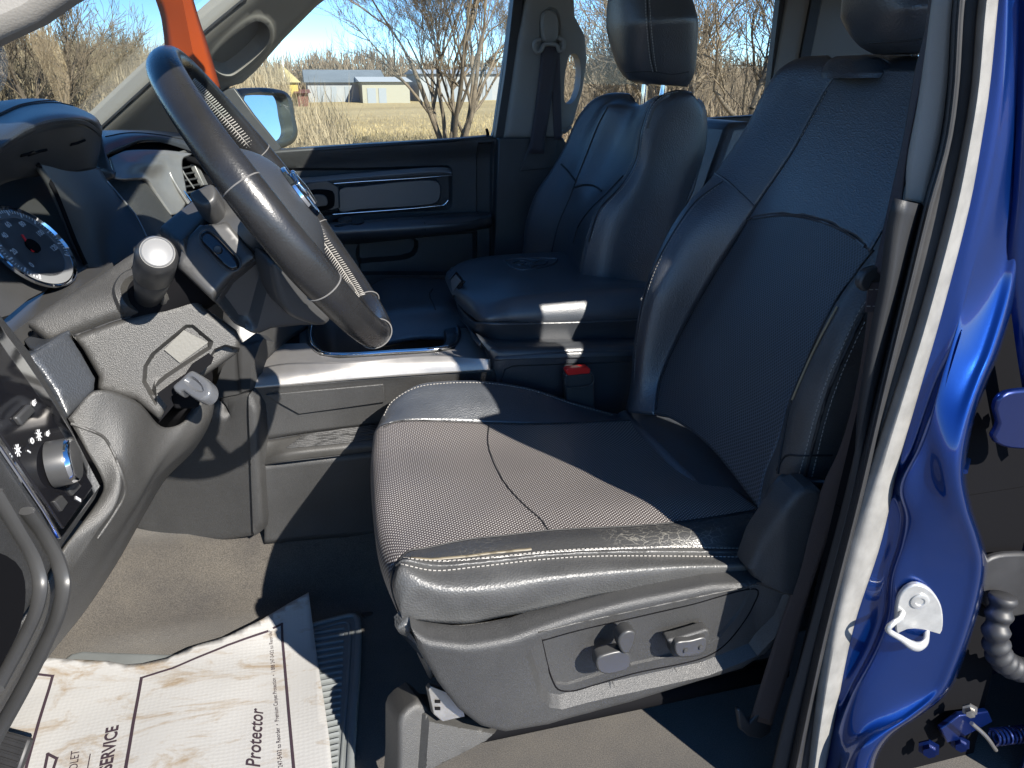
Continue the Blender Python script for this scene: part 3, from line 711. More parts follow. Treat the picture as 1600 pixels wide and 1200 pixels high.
crease = [(a[0], a[1], fl(a[2], a[1])-.004) for a in crease]; jC = [(a[0], a[1], fl(a[2], a[1])) for a in jC]; jB = [(a[0], a[1], fl(a[2], a[1])) for a in jB]
jE = [(a[0]+9, a[1], a[2]+.004) for a in crease]; jF = [(a[0]+16, a[1], a[2]+.07) for a in crease]; jD = [(a[0]-16, a[1], a[2]+.006) for a in crease]
jamb = patch('door_jamb', [jA, jB, [(a[0]+12, a[1], a[2]-.014*min(1, max(0, (a[1]-450)/200))) for a in jB], jC, jD, crease, jE, jF], blue, cab, 160, 7, .006, None)
prism('gap_backing', [(1560, 400), (1700, 400), (1700, 1300), (1340, 1300), (1440, 1100), (1500, 900), (1480, 700), (1520, 550)], plane((1560, 0, .86), (1500, 1200, .86), (1700, 600, .86)), mat('recess_shade_blue', (.002, .010, .055), .55, spec=.2), cab, .01, bevel=0)  # the deep gap's shade is put into this sheet's navy colour
seam('jamb_bead', [(1527, 655), (1519, 690), (1507, 737)], [jamb], .003, blue, cab, .001)
# latch striker
sp = plane((1400, 925, .668), (1470, 950, .650), (1424, 1020, .662))

stk = prism('door_striker', cr2([(1425, 909), (1448, 915), (1467, 940), (1470, 978), (1458, 1004), (1440, 1022), (1424, 1016), (1399, 988), (1397, 960), (1404, 925)], 40), sp, steelp, cab, .008, .006, .002); setlabel(stk, 'grey metal latch striker bolted to the blue pillar')
tube('striker_loop', [onp(1408, 952, sp)+sp[1]*.006, onp(1396, 950, sp)+sp[1]*.02, onp(1378, 946, sp)+sp[1]*.034, onp(1371, 952, sp)+sp[1]*.036, onp(1392, 968, sp)+sp[1]*.034, onp(1416, 984, sp)+sp[1]*.03, onp(1436, 988, sp)+sp[1]*.018, onp(1446, 983, sp)+sp[1]*.004], lambda t: .0038+.0025*math.exp(-((t-.72)/.14)**2), steelp, stk, n=40)
for px, py in ((1434, 934), (1418, 1002)):
    c = onp(px, py, sp)+sp[1]*.006; V, F = join([lathe_geo(c, sp[1], [(0, .0115), (.0018, .0115), (.0026, .0095), (.0026, .006), (.0012, .005), (.0012, .0001)], 24)]); fixn(link('screw', V, F, steelp, stk))
# rear door hinge, harness boot, check spring in the gap
def bolt(name, px, py, y, r, m, parent, h=.012, ax=Vector((-.6, -.8, 0))):
    c = P(px, py, y=y); V, F = join([lathe_geo(c, ax, [(0, r*1.6), (h*.25, r*1.6), (h*.3, r), (h, r*.95), (h, 0)], 6 if r > .006 else 12)]); return fixn(link(name, V, F, m, parent))
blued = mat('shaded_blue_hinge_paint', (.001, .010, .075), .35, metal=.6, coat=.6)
rd = thing('rear_door', 'blue rear door edge with hinge, ribbed wiring boot and check spring at the right picture edge', 'door', P(1600, 300, y=.5))
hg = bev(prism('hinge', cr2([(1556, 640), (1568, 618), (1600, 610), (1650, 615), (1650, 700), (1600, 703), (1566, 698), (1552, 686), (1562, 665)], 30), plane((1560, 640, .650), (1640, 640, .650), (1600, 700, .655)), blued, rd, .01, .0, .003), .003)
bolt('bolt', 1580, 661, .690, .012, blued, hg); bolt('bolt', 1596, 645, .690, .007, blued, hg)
bt = prism('wiring_boot', cr2([(1535, 885), (1550, 872), (1580, 866), (1620, 872), (1620, 950), (1570, 965), (1545, 952), (1528, 930)], 30), yplane(.70), rubber, rd, .012, .0, .004)
def ribs(t): return .0165+.0022*math.sin(t*2*math.pi*11)
tube('ribbed_sleeve', [(1568, 930, .680), (1560, 965, .675), (1556, 990, .670), (1562, 1025, .670), (1590, 1045, .675), (1640, 1045, .690)], ribs, rubber, bt, n=150, sides=18, sharp=None)
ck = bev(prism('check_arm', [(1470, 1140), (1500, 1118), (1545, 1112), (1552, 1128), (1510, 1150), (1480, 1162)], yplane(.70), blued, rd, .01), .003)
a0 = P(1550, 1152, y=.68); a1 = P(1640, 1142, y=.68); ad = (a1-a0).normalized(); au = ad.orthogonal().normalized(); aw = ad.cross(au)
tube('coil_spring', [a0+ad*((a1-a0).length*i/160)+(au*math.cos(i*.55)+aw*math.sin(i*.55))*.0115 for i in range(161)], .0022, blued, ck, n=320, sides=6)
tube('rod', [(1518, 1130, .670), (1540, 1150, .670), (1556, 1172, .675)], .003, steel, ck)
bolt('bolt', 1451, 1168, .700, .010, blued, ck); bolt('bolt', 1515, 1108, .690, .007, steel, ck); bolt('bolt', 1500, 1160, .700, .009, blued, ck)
# strip of the open rear door at the picture edge
patch('door_edge', [[(1594, -30, .69), (1591, 100, .69), (1583, 300, .69), (1574, 420, .69), (1584, 520, .69), (1596, 600, .69), (1612, 700, .69)], [(1650, -30, .66), (1650, 100, .66), (1650, 300, .66), (1650, 500, .66), (1660, 600, .66), (1670, 700, .66)]], blue, rd, 40, 4, .01)
V, F = wbox(1.0, 1.13, .63, .66, .862, 1.27); bev(fixn(link('window_frame', V, F, blue, rd)), .006)  # unseen wide post, added to cut the sunlight reaching the console lid
V, F = wbox(1.0, 1.78, .62, .67, -.10, .86); bev(fixn(link('door_panel', V, F, blue, rd)), .01)

# ================================================================== far front door with its wing mirror
pd = thing('passenger_door', 'closed front passenger door with black panel, silver trim and armrest', 'door', (.3, 2.35, -.1))
dpl = yplane(2.33)
door = relief('door_panel', [(400, 246), (430, 240), (560, 231), (640, 226), (700, 222), (760, 217), (776, 216), (773, 300), (770, 480), (770, 520), (380, 520)], dpl, plastic, pd, step=9,
    feats=[([(380, 270), (430, 262), (560, 262), (700, 258), (707, 264), (707, 322), (700, 328), (560, 335), (380, 342)], -.012, 5),
           (cr2([(560, 380), (645, 372), (655, 378), (652, 398), (640, 406), (582, 412), (560, 412)], 30), -.03, 5),
           ([(744, 222), (770, 220), (768, 500), (744, 500)], -.014, 3), ([(560, 430), (560, 372), (640, 368), (658, 368), (744, 362), (744, 430)], -.02, 4)], thick=.05, bulge=lambda x, y: .022*math.exp(-((y-240-(-.06)*(x-430))/16)**2))
prism('belt_line_cap', [(400, 240), (440, 234), (560, 226), (700, 218), (768, 212), (776, 218), (740, 222), (640, 228), (560, 233), (430, 243)], yplane(2.31), smooth_pl, pd, .06, .0, .006, 3)
patch('upper_insert', [[(400, 281, 2.30), (480, 277, 2.30), (560, 270, 2.30), (690, 261, 2.30), (704, 263, 2.30)], [(400, 290, 2.29), (480, 285, 2.29), (560, 278, 2.29), (690, 268, 2.29), (705, 270, 2.29)], [(400, 298, 2.305), (480, 291, 2.305), (560, 284, 2.305), (690, 275, 2.305), (706, 275, 2.305)]], mat('door_insert_grey', (.12, .12, .12), .35), pd, 30, 5, .012)
tube('chrome_strip', [(520, 287, 2.295), (560, 284, 2.295), (640, 279, 2.295), (705, 274, 2.295)], .0016, chrome, pd)
tube('chrome_strip', [(520, 335, 2.295), (560, 332, 2.295), (640, 326, 2.295), (680, 322, 2.295), (694, 320, 2.295), (700, 313, 2.295)], .0018, chrome, pd)
prism('map_pocket_panel', cr2([(530, 295), (560, 290), (680, 281), (688, 286), (687, 314), (680, 319), (560, 329), (530, 332)], 40), yplane(2.31), softdash, pd, .02, 0, .004)
hb = prism('handle_bezel', [(478, 285), (508, 280), (518, 284), (530, 292), (532, 326), (520, 330), (470, 334)], yplane(2.29), smooth_pl, pd, .02, 0, .005)
prism('handle_recess', cr2([(480, 300), (518, 298), (522, 302), (522, 322), (518, 326), (480, 328)], 24), yplane(2.286), darkin, pd, .004, 0, .001)
bev(prism('inner_door_handle', cr2([(486, 306), (502, 304), (510, 308), (512, 320), (500, 323), (484, 323)], 24), yplane(2.275), smooth_pl, pd, .008, 0, .002), .002)
arm = patch('armrest', [[(500, 352, 2.30), (560, 346, 2.31), (640, 338, 2.31), (700, 333, 2.31), (765, 331, 2.31)], [(500, 350, 2.22), (560, 347, 2.22), (650, 342, 2.22), (700, 341, 2.22), (750, 338, 2.23), (767, 336, 2.27)], [(500, 362, 2.20), (560, 360, 2.20), (650, 355, 2.20), (720, 350, 2.21), (760, 344, 2.24), (768, 342, 2.28)],
      [(500, 376, 2.21), (560, 372, 2.21), (600, 370, 2.21), (650, 367, 2.21), (720, 360, 2.22), (762, 351, 2.25), (768, 350, 2.29)], [(500, 384, 2.26), (560, 381, 2.28), (650, 372, 2.29), (720, 364, 2.29), (765, 356, 2.30)]], softdash, pd, 50, 5, .02)
stitches('stitching', [(668, 351), (700, 350), (735, 346), (762, 340)], [arm], pd, m=threadd, r=.0012)
seam('armrest_joint', [(660, 340), (664, 350), (664, 368)], [arm], .002, threadd, pd)
prism('switch_panel', cr2([(520, 346), (545, 341), (568, 341), (570, 348), (545, 352), (520, 354)], 20), plane((520, 346, 2.26), (568, 341, 2.26), (545, 354, 2.20)), gloss, pd, .006, .004, .001)
bev(prism('window_switch', cr2([(528, 347), (548, 343), (550, 347), (530, 351)], 16), plane((520, 346, 2.26), (568, 341, 2.26), (545, 354, 2.20)), smooth_pl, pd, .006, .009, .001), .001)
prism('window_frame', [(804, -40), (824, -40), (814, 30), (798, 120), (785, 216), (768, 216), (772, 205), (790, 80), (800, 0)], yplane(2.35), rubber, pd, .03, 0, .003)
prism('mirror_sail', [(346, 140), (366, 136), (398, 180), (440, 232), (420, 246), (340, 240)], yplane(2.34), smooth_pl, pd, .02, 0, .004)
tube('lock_pin', [(762, 216, 2.33), (762, 208, 2.33), (760, 201, 2.33)], lambda t: .006-.002*t, darkin, pd, n=6)
# mirror
mc = plane((383, 150, 2.44), (450, 150, 2.64), (450, 220, 2.588))
mo = cr2([(366, 146), (378, 138), (400, 136), (430, 137), (452, 143), (461, 156), (466, 185), (470, 208), (464, 222), (448, 231), (425, 236), (396, 236), (380, 225), (370, 190)], 60)
mg = cr2([(383, 149), (396, 145), (430, 145), (445, 147), (450, 156), (454, 180), (458, 205), (454, 215), (446, 220), (420, 226), (398, 227), (388, 215), (384, 180)], 60)
hsg = relief('mirror_housing', mo, mc, smooth_pl, pd, step=5, feats=[(mg, -.03, 4)], thick=.09, edge=9, edgeh=.016)
prism('mirror_glass', mg, mc, mat('mirror_glass', (.86, .88, .9), .01, metal=1), hsg, .003, -.022, 0)
tube('mirror_arm', [(352, 190, 2.40), (362, 186, 2.5), (372, 184, 2.58)], .02, smooth_pl, pd)
# far rear door
pr_ = thing('rear_passenger_door', 'closed rear passenger door glimpsed between the two front seats', 'door', (1.3, 2.35, -.1))
relief('door_panel', [(1080, 190), (1110, 188), (1230, 178), (1230, 420), (1040, 420)], yplane(2.34), softdash, pr_, step=10, thick=.05)
prism('belt_line_cap', [(1080, 186), (1170, 181), (1230, 176), (1230, 190), (1170, 195), (1080, 200)], yplane(2.31), smooth_pl, pr_, .05, 0, .006)
patch('upper_insert', [[(1080, 226, 2.31), (1230, 216, 2.31)], [(1080, 233, 2.30), (1230, 222, 2.30)], [(1080, 238, 2.315), (1230, 229, 2.315)]], smooth_pl, pr_, 10, 4, .01)
tube('chrome_strip', [(1070, 241, 2.305), (1120, 238, 2.305), (1160, 235, 2.305)], .0018, chrome, pr_)
tube('chrome_strip', [(1060, 287, 2.29), (1090, 284, 2.29), (1120, 281, 2.29)], .003, chrome, pr_)
# window panes
def glass_mat():
    m = bpy.data.materials.new('tinted_window_glass'); m.use_nodes = True; N = m.node_tree.nodes; L = m.node_tree.links; N.clear()
    t = N.new('ShaderNodeBsdfTransparent'); t.inputs[0].default_value = (.86, .93, .91, 1); g = N.new('ShaderNodeBsdfGlossy'); g.inputs['Roughness'].default_value = .02
    f = N.new('ShaderNodeFresnel'); f.inputs[0].default_value = 1.35; x = N.new('ShaderNodeMixShader'); o = N.new('ShaderNodeOutputMaterial')
    L.new(f.outputs[0], x.inputs[0]); L.new(t.outputs[0], x.inputs[1]); L.new(g.outputs[0], x.inputs[2]); L.new(x.outputs[0], o.inputs[0]); return m
glassm = glass_mat()
def pane(name, rows, parent): return link(name, *(lambda R: ([v for r in R for v in r], [(i*len(R[0])+j, i*len(R[0])+j+1, (i+1)*len(R[0])+j+1, (i+1)*len(R[0])+j) for i in range(len(R)-1) for j in range(len(R[0])-1)]))(rows), glassm, parent, None, None)
pane('window_pane', [[P(410, 236, y=2.37), P(768, 212, y=2.37)], [P(350, 150, y=2.37), P(776, 200, y=2.37)], [P(500, -20, y=2.37), P(812, -20, y=2.37)]], pd)
pane('window_pane', [[P(880, 210, y=2.37), P(1215, 190, y=2.37)], [P(880, -60, y=2.37), P(1240, -60, y=2.37)]], pr_)
ws = [(-.52, .90), (-.30, 1.07), (-.08, 1.22), (.15, 1.32), (.40, 1.372)]
pane('rear_window', [[Vector((2.04, .70, .86)), Vector((2.04, 2.32, .86))], [Vector((1.80, .74, 1.35)), Vector((1.80, 2.28, 1.35))]], cab)
pane('windshield', [[Vector((x-.05*(1-(2*k/8-1)**2), .74+1.52*k/8, z)) for k in range(9)] for x, z in ws], cab)
# far belt
fb = thing('seat_belt', 'dark seat belt hanging from the beige guide on the far pillar', 'seat belt', P(855, 60, y=2.26))
patch('webbing', [[(847, 66, 2.262), (842, 120, 2.262), (836, 170, 2.262), (829, 218, 2.262), (826, 240, 2.262)], [(873, 66, 2.262), (866, 120, 2.262), (860, 170, 2.262), (852, 218, 2.262), (850, 240, 2.262)]], web, fb, 20, 4, .003)
patch('webbing', [[(858, 66, 2.268), (862, 140, 2.268), (866, 218, 2.268)], [(874, 66, 2.268), (876, 140, 2.268), (878, 218, 2.268)]], web, fb, 20, 4, .003)
prism('height_adjuster', cr2([(849, 20), (858, 15), (868, 19), (873, 32), (872, 58), (866, 68), (852, 66), (847, 50)], 30), yplane(2.265), beige, fb, .02, 0, .006)
tube('belt_guide', [(845, 62, 2.255), (837, 64, 2.255), (835, 74, 2.255), (840, 82, 2.255), (846, 78, 2.255), (850, 70, 2.255), (862, 69, 2.255), (870, 71, 2.255), (874, 80, 2.255), (880, 76, 2.255), (880, 63, 2.255), (872, 59, 2.255)], .006, beige, fb, n=60)
prism('belt_tongue', [(878, 204), (892, 196), (894, 200), (882, 210)], yplane(2.25), steel, fb, .004, 0, .001)

# ================================================================== driver seat
ds = thing('driver_seat', 'black perforated leather driver seat nearest the open door, with worn side bolster', 'car seat', (.4, 1.15, 0))
g3 = lambda px, py, y, dx=0, dy=0, dz=0: P(px, py, y=y)+Vector((dx, dy, dz))
# cushion: rows run from the front edge to the backrest
rB0 = [g3(598, 660, 1.40, .05, .03, -.16), (598, 676, 1.41), (606, 648, 1.43), (640, 614, 1.455), (700, 604, 1.47), (800, 610, 1.47), (900, 634, 1.46), (1020, 660, 1.45)]
rB1 = [g3(590, 668, 1.38, .045, 0, -.16), (594, 668, 1.375), (600, 646, 1.395), (614, 626, 1.41), (650, 603, 1.425), (700, 596, 1.435), (760, 596, 1.435), (830, 607, 1.435), (900, 630, 1.425), (960, 646, 1.42), (1020, 652, 1.41)]
rB2 = [g3(585, 680, 1.36, .045, 0, -.16), (588, 676, 1.355), (598, 655, 1.37), (640, 632, 1.385), (720, 624, 1.39), (800, 628, 1.39), (900, 644, 1.385), (1010, 656, 1.37)]
rC0 = [g3(581, 692, 1.33, .045, 0, -.16), (583, 690, 1.325), (590, 668, 1.335), (625, 658, 1.345), (700, 658, 1.35), (765, 661, 1.35), (850, 662, 1.35), (985, 656, 1.34), (1015, 655, 1.335)]
rC1 = [g3(579, 740, 1.22, .045, 0, -.16), (579, 735, 1.215), (588, 708, 1.235), (640, 700, 1.245), (760, 700, 1.25), (900, 697, 1.24), (1075, 700, 1.21)]
rC2 = [g3(582, 805, 1.07, .045, 0, -.16), (582, 800, 1.065), (592, 768, 1.085), (650, 755, 1.10), (760, 750, 1.11), (900, 745, 1.11), (1125, 744, 1.08)]
rC3 = [g3(592, 880, .96, .045, 0, -.16), (592, 872, .96), (602, 838, .975), (650, 820, .99), (760, 802, 1.0), (900, 792, 1.0), (1165, 776, .98)]
rC4 = [g3(612, 925, .905, .045, 0, -.16), (608, 905, .90), (616, 880, .91), (637, 862, .925), (664, 857, .93), (725, 844, .94), (795, 836, .945), (856, 829, .945), (1000, 821, .94), (1075, 814, .94), (1190, 796, .93)]
cush = patch('cushion_insert', [rC0, rC1, rC2, rC3, rC4], perf_seat, ds, 90, 12, .012, None)
bol = patch('far_bolster', [rB0, rB1, rB2, rC0], leather, ds, 80, 7, .012, None)
rN1 = [g3(616, 935, .885, .045, 0, -.15), (612, 912, .885), (622, 884, .895), (650, 868, .905), (725, 858, .91), (856, 842, .915), (1000, 834, .91), (1190, 822, .90)]
rN2 = [g3(622, 945, .87, .04, 0, -.12), (615, 925, .868), (618, 896, .87), (629, 874, .877), (680, 878, .882), (769, 872, .884), (856, 864, .886), (944, 859, .886), (1053, 857, .884), (1168, 858, .88)]
rN3 = [g3(632, 970, .86, .03, 0, -.09), (619, 938, .855), (618, 906, .856), (628, 886, .860), (678, 893, .864), (748, 888, .866), (834, 879, .867), (922, 873, .867), (1053, 871, .866), (1170, 872, .86)]
rN4 = [g3(645, 990, .86, .02, 0, -.05), (626, 955, .846), (640, 922, .842), (700, 925, .834), (769, 920, .832), (856, 905, .834), (960, 894, .836), (1060, 886, .838), (1172, 884, .84)]
rN5 = [g3(650, 996, .87, .02, 0, -.03), (630, 968, .85), (660, 970, .846), (700, 974, .846), (769, 968, .846), (856, 948, .846), (944, 929, .846), (1031, 916, .846), (1119, 905, .846), (1170, 896, .846)]
nb = patch('near_bolster', [rC4, rN1, rN2], cracked, ds, 90, 6, .012, None)
def wrinkle(v):
    n = noise.noise(Vector((v.x*9, v.z*30-v.x*12, 2)))
    return Vector((0, -1, 0))*(.0035*n*min(1, max(0, (.36-v.z)/.03)))
sd_ = patch('side_leather', [rN2, rN3, rN4, rN5], leather_side, ds, 110, 9, .012, None, noisef=wrinkle)
band = patch('lower_band', [[(626, 960, .852), (640, 968, .85), (700, 977, .85), (769, 971, .85), (856, 951, .85), (944, 932, .85), (1031, 919, .85), (1119, 908, .85), (1180, 899, .85)], [(636, 975, .848), (650, 983, .846), (725, 991, .845), (795, 983, .845), (856, 968, .845), (987, 937, .845), (1114, 913, .845), (1185, 903, .845)], [(650, 1000, .86), (725, 1005, .86), (795, 998, .86), (856, 985, .86), (987, 955, .86), (1114, 930, .86), (1185, 920, .86)]], plastic, ds, 50, 4, .006)
allc = [cush, bol, nb, sd_]
stitches('stitching', [(600, 650), (612, 629), (650, 606), (700, 599), (760, 599), (830, 610), (900, 633), (960, 649)], allc, ds)
stitches('stitching', [(631, 872), (681, 877), (769, 871), (856, 862), (944, 857), (1053, 855.5), (1164, 857)], allc, ds, r=.0008)
stitches('stitching', [(627, 882), (677, 892), (747, 886), (834, 876), (922, 870), (1053, 869.5), (1166, 871)], allc, ds, r=.0008)
seam('welt_seam', [(620, 884), (629, 877), (679, 884), (758, 879), (845, 869), (933, 864), (1053, 862.5), (1168, 864)], allc, .0022, leather_side, ds, .0006)
seam('worn_edge', [(640, 872), (670, 874), (700, 872), (740, 868), (770, 864), (800, 861), (830, 858)], allc, .0026, mat('worn_gold_leather', (.12, .10, .065), .5), ds, -.0008)
seam('insert_seam', [(600, 668), (618, 659), (700, 658), (765, 661), (850, 662), (985, 657)], allc, .0016, threadd, ds, .0002)
seam('insert_seam', [(612, 892), (637, 862), (664, 857), (725, 844), (795, 836), (856, 829), (1000, 821), (1075, 814), (1180, 797)], allc, .0014, threadd, ds, .0002)
seam('cushion_seam', [(764, 664), (762, 690), (770, 720), (790, 757), (820, 790), (845, 812), (856, 828)], [cush], .0016, threadd, ds, .0)
seam('front_seam', [(616, 892), (612, 915), (620, 945), (628, 966)], allc, .0016, threadd, ds, .0004)
# backrest, a leaning plane with raised bolsters
BP = (Vector((.63, 0, .38)), Vector((-1, 0, .42)).normalized())
def b(px, py, h=0): return onp(px, py, (BP[0]+BP[1]*h, BP[1]))
far0 = [(992, 650, 1.42), (1000, 560, 1.44), (1012, 480, 1.44), (1035, 415, 1.44), (1075, 338, 1.43), (1130, 270, 1.42), (1178, 196, 1.41), (1215, 128, 1.39), (1248, 98, 1.37), (1290, 92, 1.33)]
far1 = [(978, 640, 1.38), (985, 600, 1.39), (989, 550, 1.395), (1000, 480, 1.395), (1018, 420, 1.395), (1060, 338, 1.385), (1120, 268, 1.38), (1165, 200, 1.37), (1202, 130, 1.35), (1222, 106, 1.335), (1250, 91, 1.32), (1292, 86, 1.29)]
far2 = [(985, 645, 1.34), (997, 600, 1.345), (1004, 545, 1.35), (1022, 460, 1.35), (1046, 410, 1.35), (1085, 345, 1.345), (1140, 285, 1.335), (1195, 200, 1.32), (1232, 132, 1.31), (1262, 102, 1.29), (1302, 92, 1.26)]
sm1 = [(1022, 648), (1030, 600), (1060, 530), (1110, 440), (1150, 375), (1180, 325), (1240, 235), (1270, 180), (1292, 140), (1308, 118), (1316, 100)]
S1 = [b(*q, h=-.004) for q in sm1]
mid1 = [b(*q) for q in [(1050, 655), (1075, 600), (1110, 520), (1160, 430), (1200, 365), (1228, 325), (1285, 235), (1315, 180), (1335, 140), (1345, 118), (1350, 106)]]
mid2 = [b(*q) for q in [(1110, 700), (1140, 640), (1180, 560), (1220, 480), (1262, 405), (1290, 350), (1345, 250), (1375, 180), (1388, 140), (1395, 120), (1398, 110)]]
sm2 = [(1186, 795), (1196, 740), (1216, 690), (1235, 620), (1262, 560), (1300, 480), (1340, 425), (1366, 385), (1410, 300), (1440, 200), (1452, 140), (1460, 110)]
S2 = [b(*q, h=-.004) for q in sm2]
near1 = [g3(1205, 800, .90), (1210, 752, .89), (1228, 700, .885), (1247, 630, .88), (1272, 565, .875), (1306, 490, .87), (1340, 440, .87), (1366, 405, .87), (1425, 300, .89), (1455, 200, .93), (1468, 110, .98)]
near2 = [(1248, 800, .87), (1252, 740, .855), (1262, 700, .85), (1288, 620, .845), (1310, 560, .842), (1338, 500, .842), (1362, 462, .842), (1385, 420, .845), (1450, 300, .86), (1480, 200, .90), (1490, 110, .95)]
near3 = [(1300, 800, .86), (1304, 740, .85), (1316, 700, .85), (1340, 620, .85), (1360, 560, .85), (1384, 500, .85), (1410, 440, .85), (1470, 300, .87), (1500, 110, .95)]
# split at the arc seam: upper plain leather, lower perforated insert
arcpts = [(1178, 341), (1205, 337), (1232, 336), (1270, 342), (1300, 352), (1330, 368), (1352, 385), (1368, 402)]
centre = patch('backrest_insert', [S1, mid1, mid2, S2], perf_back, ds, 110, 14, .01, None)
fbk = patch('far_bolster', [far0, far1, far2, S1], leather, ds, 100, 8, .012, None)
nbk = patch('near_bolster', [S2, near1, near2, near3], leather_side, ds, 80, 8, .012, None)
# plain upper panel lies 3 mm proud of the insert above the arc seam
def cut(rowpts, arc):
    return rowpts
up_rows = []
def resamp_above(row, key):
    R = cr(row, 160); scr = []
    for v in R:
        d = v-CAM; z = d.dot(FW); scr.append((800+FPX*d.dot(RT)/z, 600-FPX*d.dot(UP)/z))
    out = []
    arc = cr([Vector((a, b_, 0)) for a, b_ in arcpts], 60)
    for v, (sx, sy) in zip(R, scr):
        ya = min(arc, key=lambda q: abs(q.x-sx)).y if arc[0].x-4 < sx < arc[-1].x+4 else (345 if sx <= arc[0].x else 400)
        if sy < ya+1: out.append(v)
    return out
ctr_rows = [S1, [S1[i].lerp(mid1[i], .5) for i in range(len(mid1))], mid1, [mid1[i].lerp(mid2[i], .5) for i in range(len(mid1))], mid2, None, S2]
me_c = centre.data; M_ = 14*3+1; off_ = root_loc(ds)
def ccol(j): return [me_c.vertices[i*M_+j].co.copy() for i in range(110)]
rows_ = [resamp_above(ccol(j), j) for j in range(0, M_, 3)]
rows_ = [[v+BP[1]*.003 for v in r] for r in rows_ if len(r) > 3]
upper = patch('backrest_upper', rows_, leather, ds, 60, 3, .004, None)
seatobjs = [centre, fbk, nbk, upper]
seam('arc_seam', arcpts[:-1], [upper, centre], .003, leather, ds, .0)
seam('centre_seam', [(1026, 640), (1032, 600), (1060, 530), (1110, 440), (1150, 375), (1180, 325), (1240, 235), (1270, 180), (1292, 142)], seatobjs, .0012, threadd, ds, .0004)
stitches('stitching', [(1250, 218), (1272, 180), (1296, 135)], seatobjs, ds, r=.0005)
seam('bolster_seam', [(1118, 271), (1135, 282), (1158, 303), (1178, 322)], seatobjs, .0022, leather, ds, .001)
seam('bolster_piping', [(992, 560), (1003, 480), (1022, 420), (1064, 345), (1090, 312), (1130, 283)], seatobjs, .0009, threadd, ds, .0006)
stitches('stitching', [(991, 600), (995, 540), (1006, 480), (1026, 418), (1068, 345), (1095, 312), (1128, 286)], seatobjs, ds, r=.0004)
seam('worn_bolster_seam', [(1240, 625), (1252, 596), (1268, 560), (1280, 535), (1296, 505), (1310, 480)], seatobjs, .0016, mat('worn_leather_edge', (.26, .21, .13), .7), ds, .002)
seam('insert_seam', [(1216, 740), (1224, 690), (1238, 625), (1264, 560), (1302, 480), (1342, 422), (1366, 392)], seatobjs, .0018, threadd, ds, .001)
stitches('stitching', [(1247, 745), (1256, 716), (1272, 655), (1290, 600), (1318, 538), (1345, 482), (1362, 460)], seatobjs, ds, r=.0006)
stitches('stitching', [(1268, 745), (1276, 712), (1290, 655), (1308, 600), (1334, 538), (1352, 500)], seatobjs, ds, r=.0006)
seam('bolster_seam', [(1258, 745), (1266, 714), (1281, 655), (1299, 600), (1326, 538), (1350, 490)], seatobjs, .003, threadd, ds, -.001)
seam('bolster_seam', [(1214, 735), (1228, 712), (1250, 712), (1300, 711)], seatobjs, .0016, threadd, ds, .0004)
# back of the seat so it is solid from every side
V, F = wbox(0, 1, 0, 1, 0, 1)
bk = [Vector((.70, .88, .20)), Vector((.70, 1.42, .20)), Vector((1.05, 1.36, 1.05)), Vector((1.05, .96, 1.05))]
bk2 = [v+Vector((.09, 0, 0)) for v in bk]
o = fixn(link('back_panel', bk+bk2, [(0, 1, 2, 3), (7, 6, 5, 4), (0, 4, 5, 1), (1, 5, 6, 2), (2, 6, 7, 3), (3, 7, 4, 0)], leather, ds)); bev(o, .03, 4)
patch('back_top', [[b(1300, 112, -.002), b(1345, 106, 0), b(1395, 112), b(1440, 112), b(1480, 112)], [Vector((.97, 1.26, 1.066)), Vector((.98, 1.16, 1.062)), Vector((.98, 1.08, 1.058)), Vector((.98, 1.0, 1.05)), Vector((.98, .94, 1.04))], [Vector((1.06, 1.3, 1.06)), Vector((1.07, 1.16, 1.055)), Vector((1.07, 1.08, 1.05)), Vector((1.07, 1.0, 1.05)), Vector((1.07, .94, 1.04))]], leather, ds, 24, 5, .01, None)
tp = cr2([(1296, 92), (1310, 86), (1330, 85), (1352, 90), (1370, 100), (1384, 112), (1330, 122)], 24)
slab('shoulder_lobe', [(1300, 122, 1388, 122, 1.17, .9), (1302, 108, 1380, 108, 1.18, 1), (1308, 94, 1366, 94, 1.19, .9), (1318, 87, 1345, 87, 1.2, .5)], .07, leather, ds, 2.2)
# head restraint
hr = slab('head_restraint', [(1382, 84, 1460, 84, 1.12, .55), (1362, 70, 1470, 70, 1.12, .85), (1350, 50, 1478, 50, 1.12, 1), (1342, 20, 1484, 20, 1.12, 1), (1338, -20, 1488, -20, 1.12, 1), (1342, -70, 1486, -70, 1.12, .9), (1360, -105, 1470, -105, 1.12, .6), (1385, -118, 1450, -118, 1.12, .2)], .085, leather, ds, 3)
seam('seam', [(1358, 67), (1380, 66), (1410, 64), (1440, 61)], [hr], .0014, threadd, hr, 0)
tube('post', [(1424, 110, 1.14), (1428, 96, 1.14), (1434, 76, 1.14)], .007, chrome, hr, n=6)
tube('post', [(1376, 116, 1.30), (1380, 96, 1.30), (1384, 76, 1.30)], .007, darkin, hr, n=6)
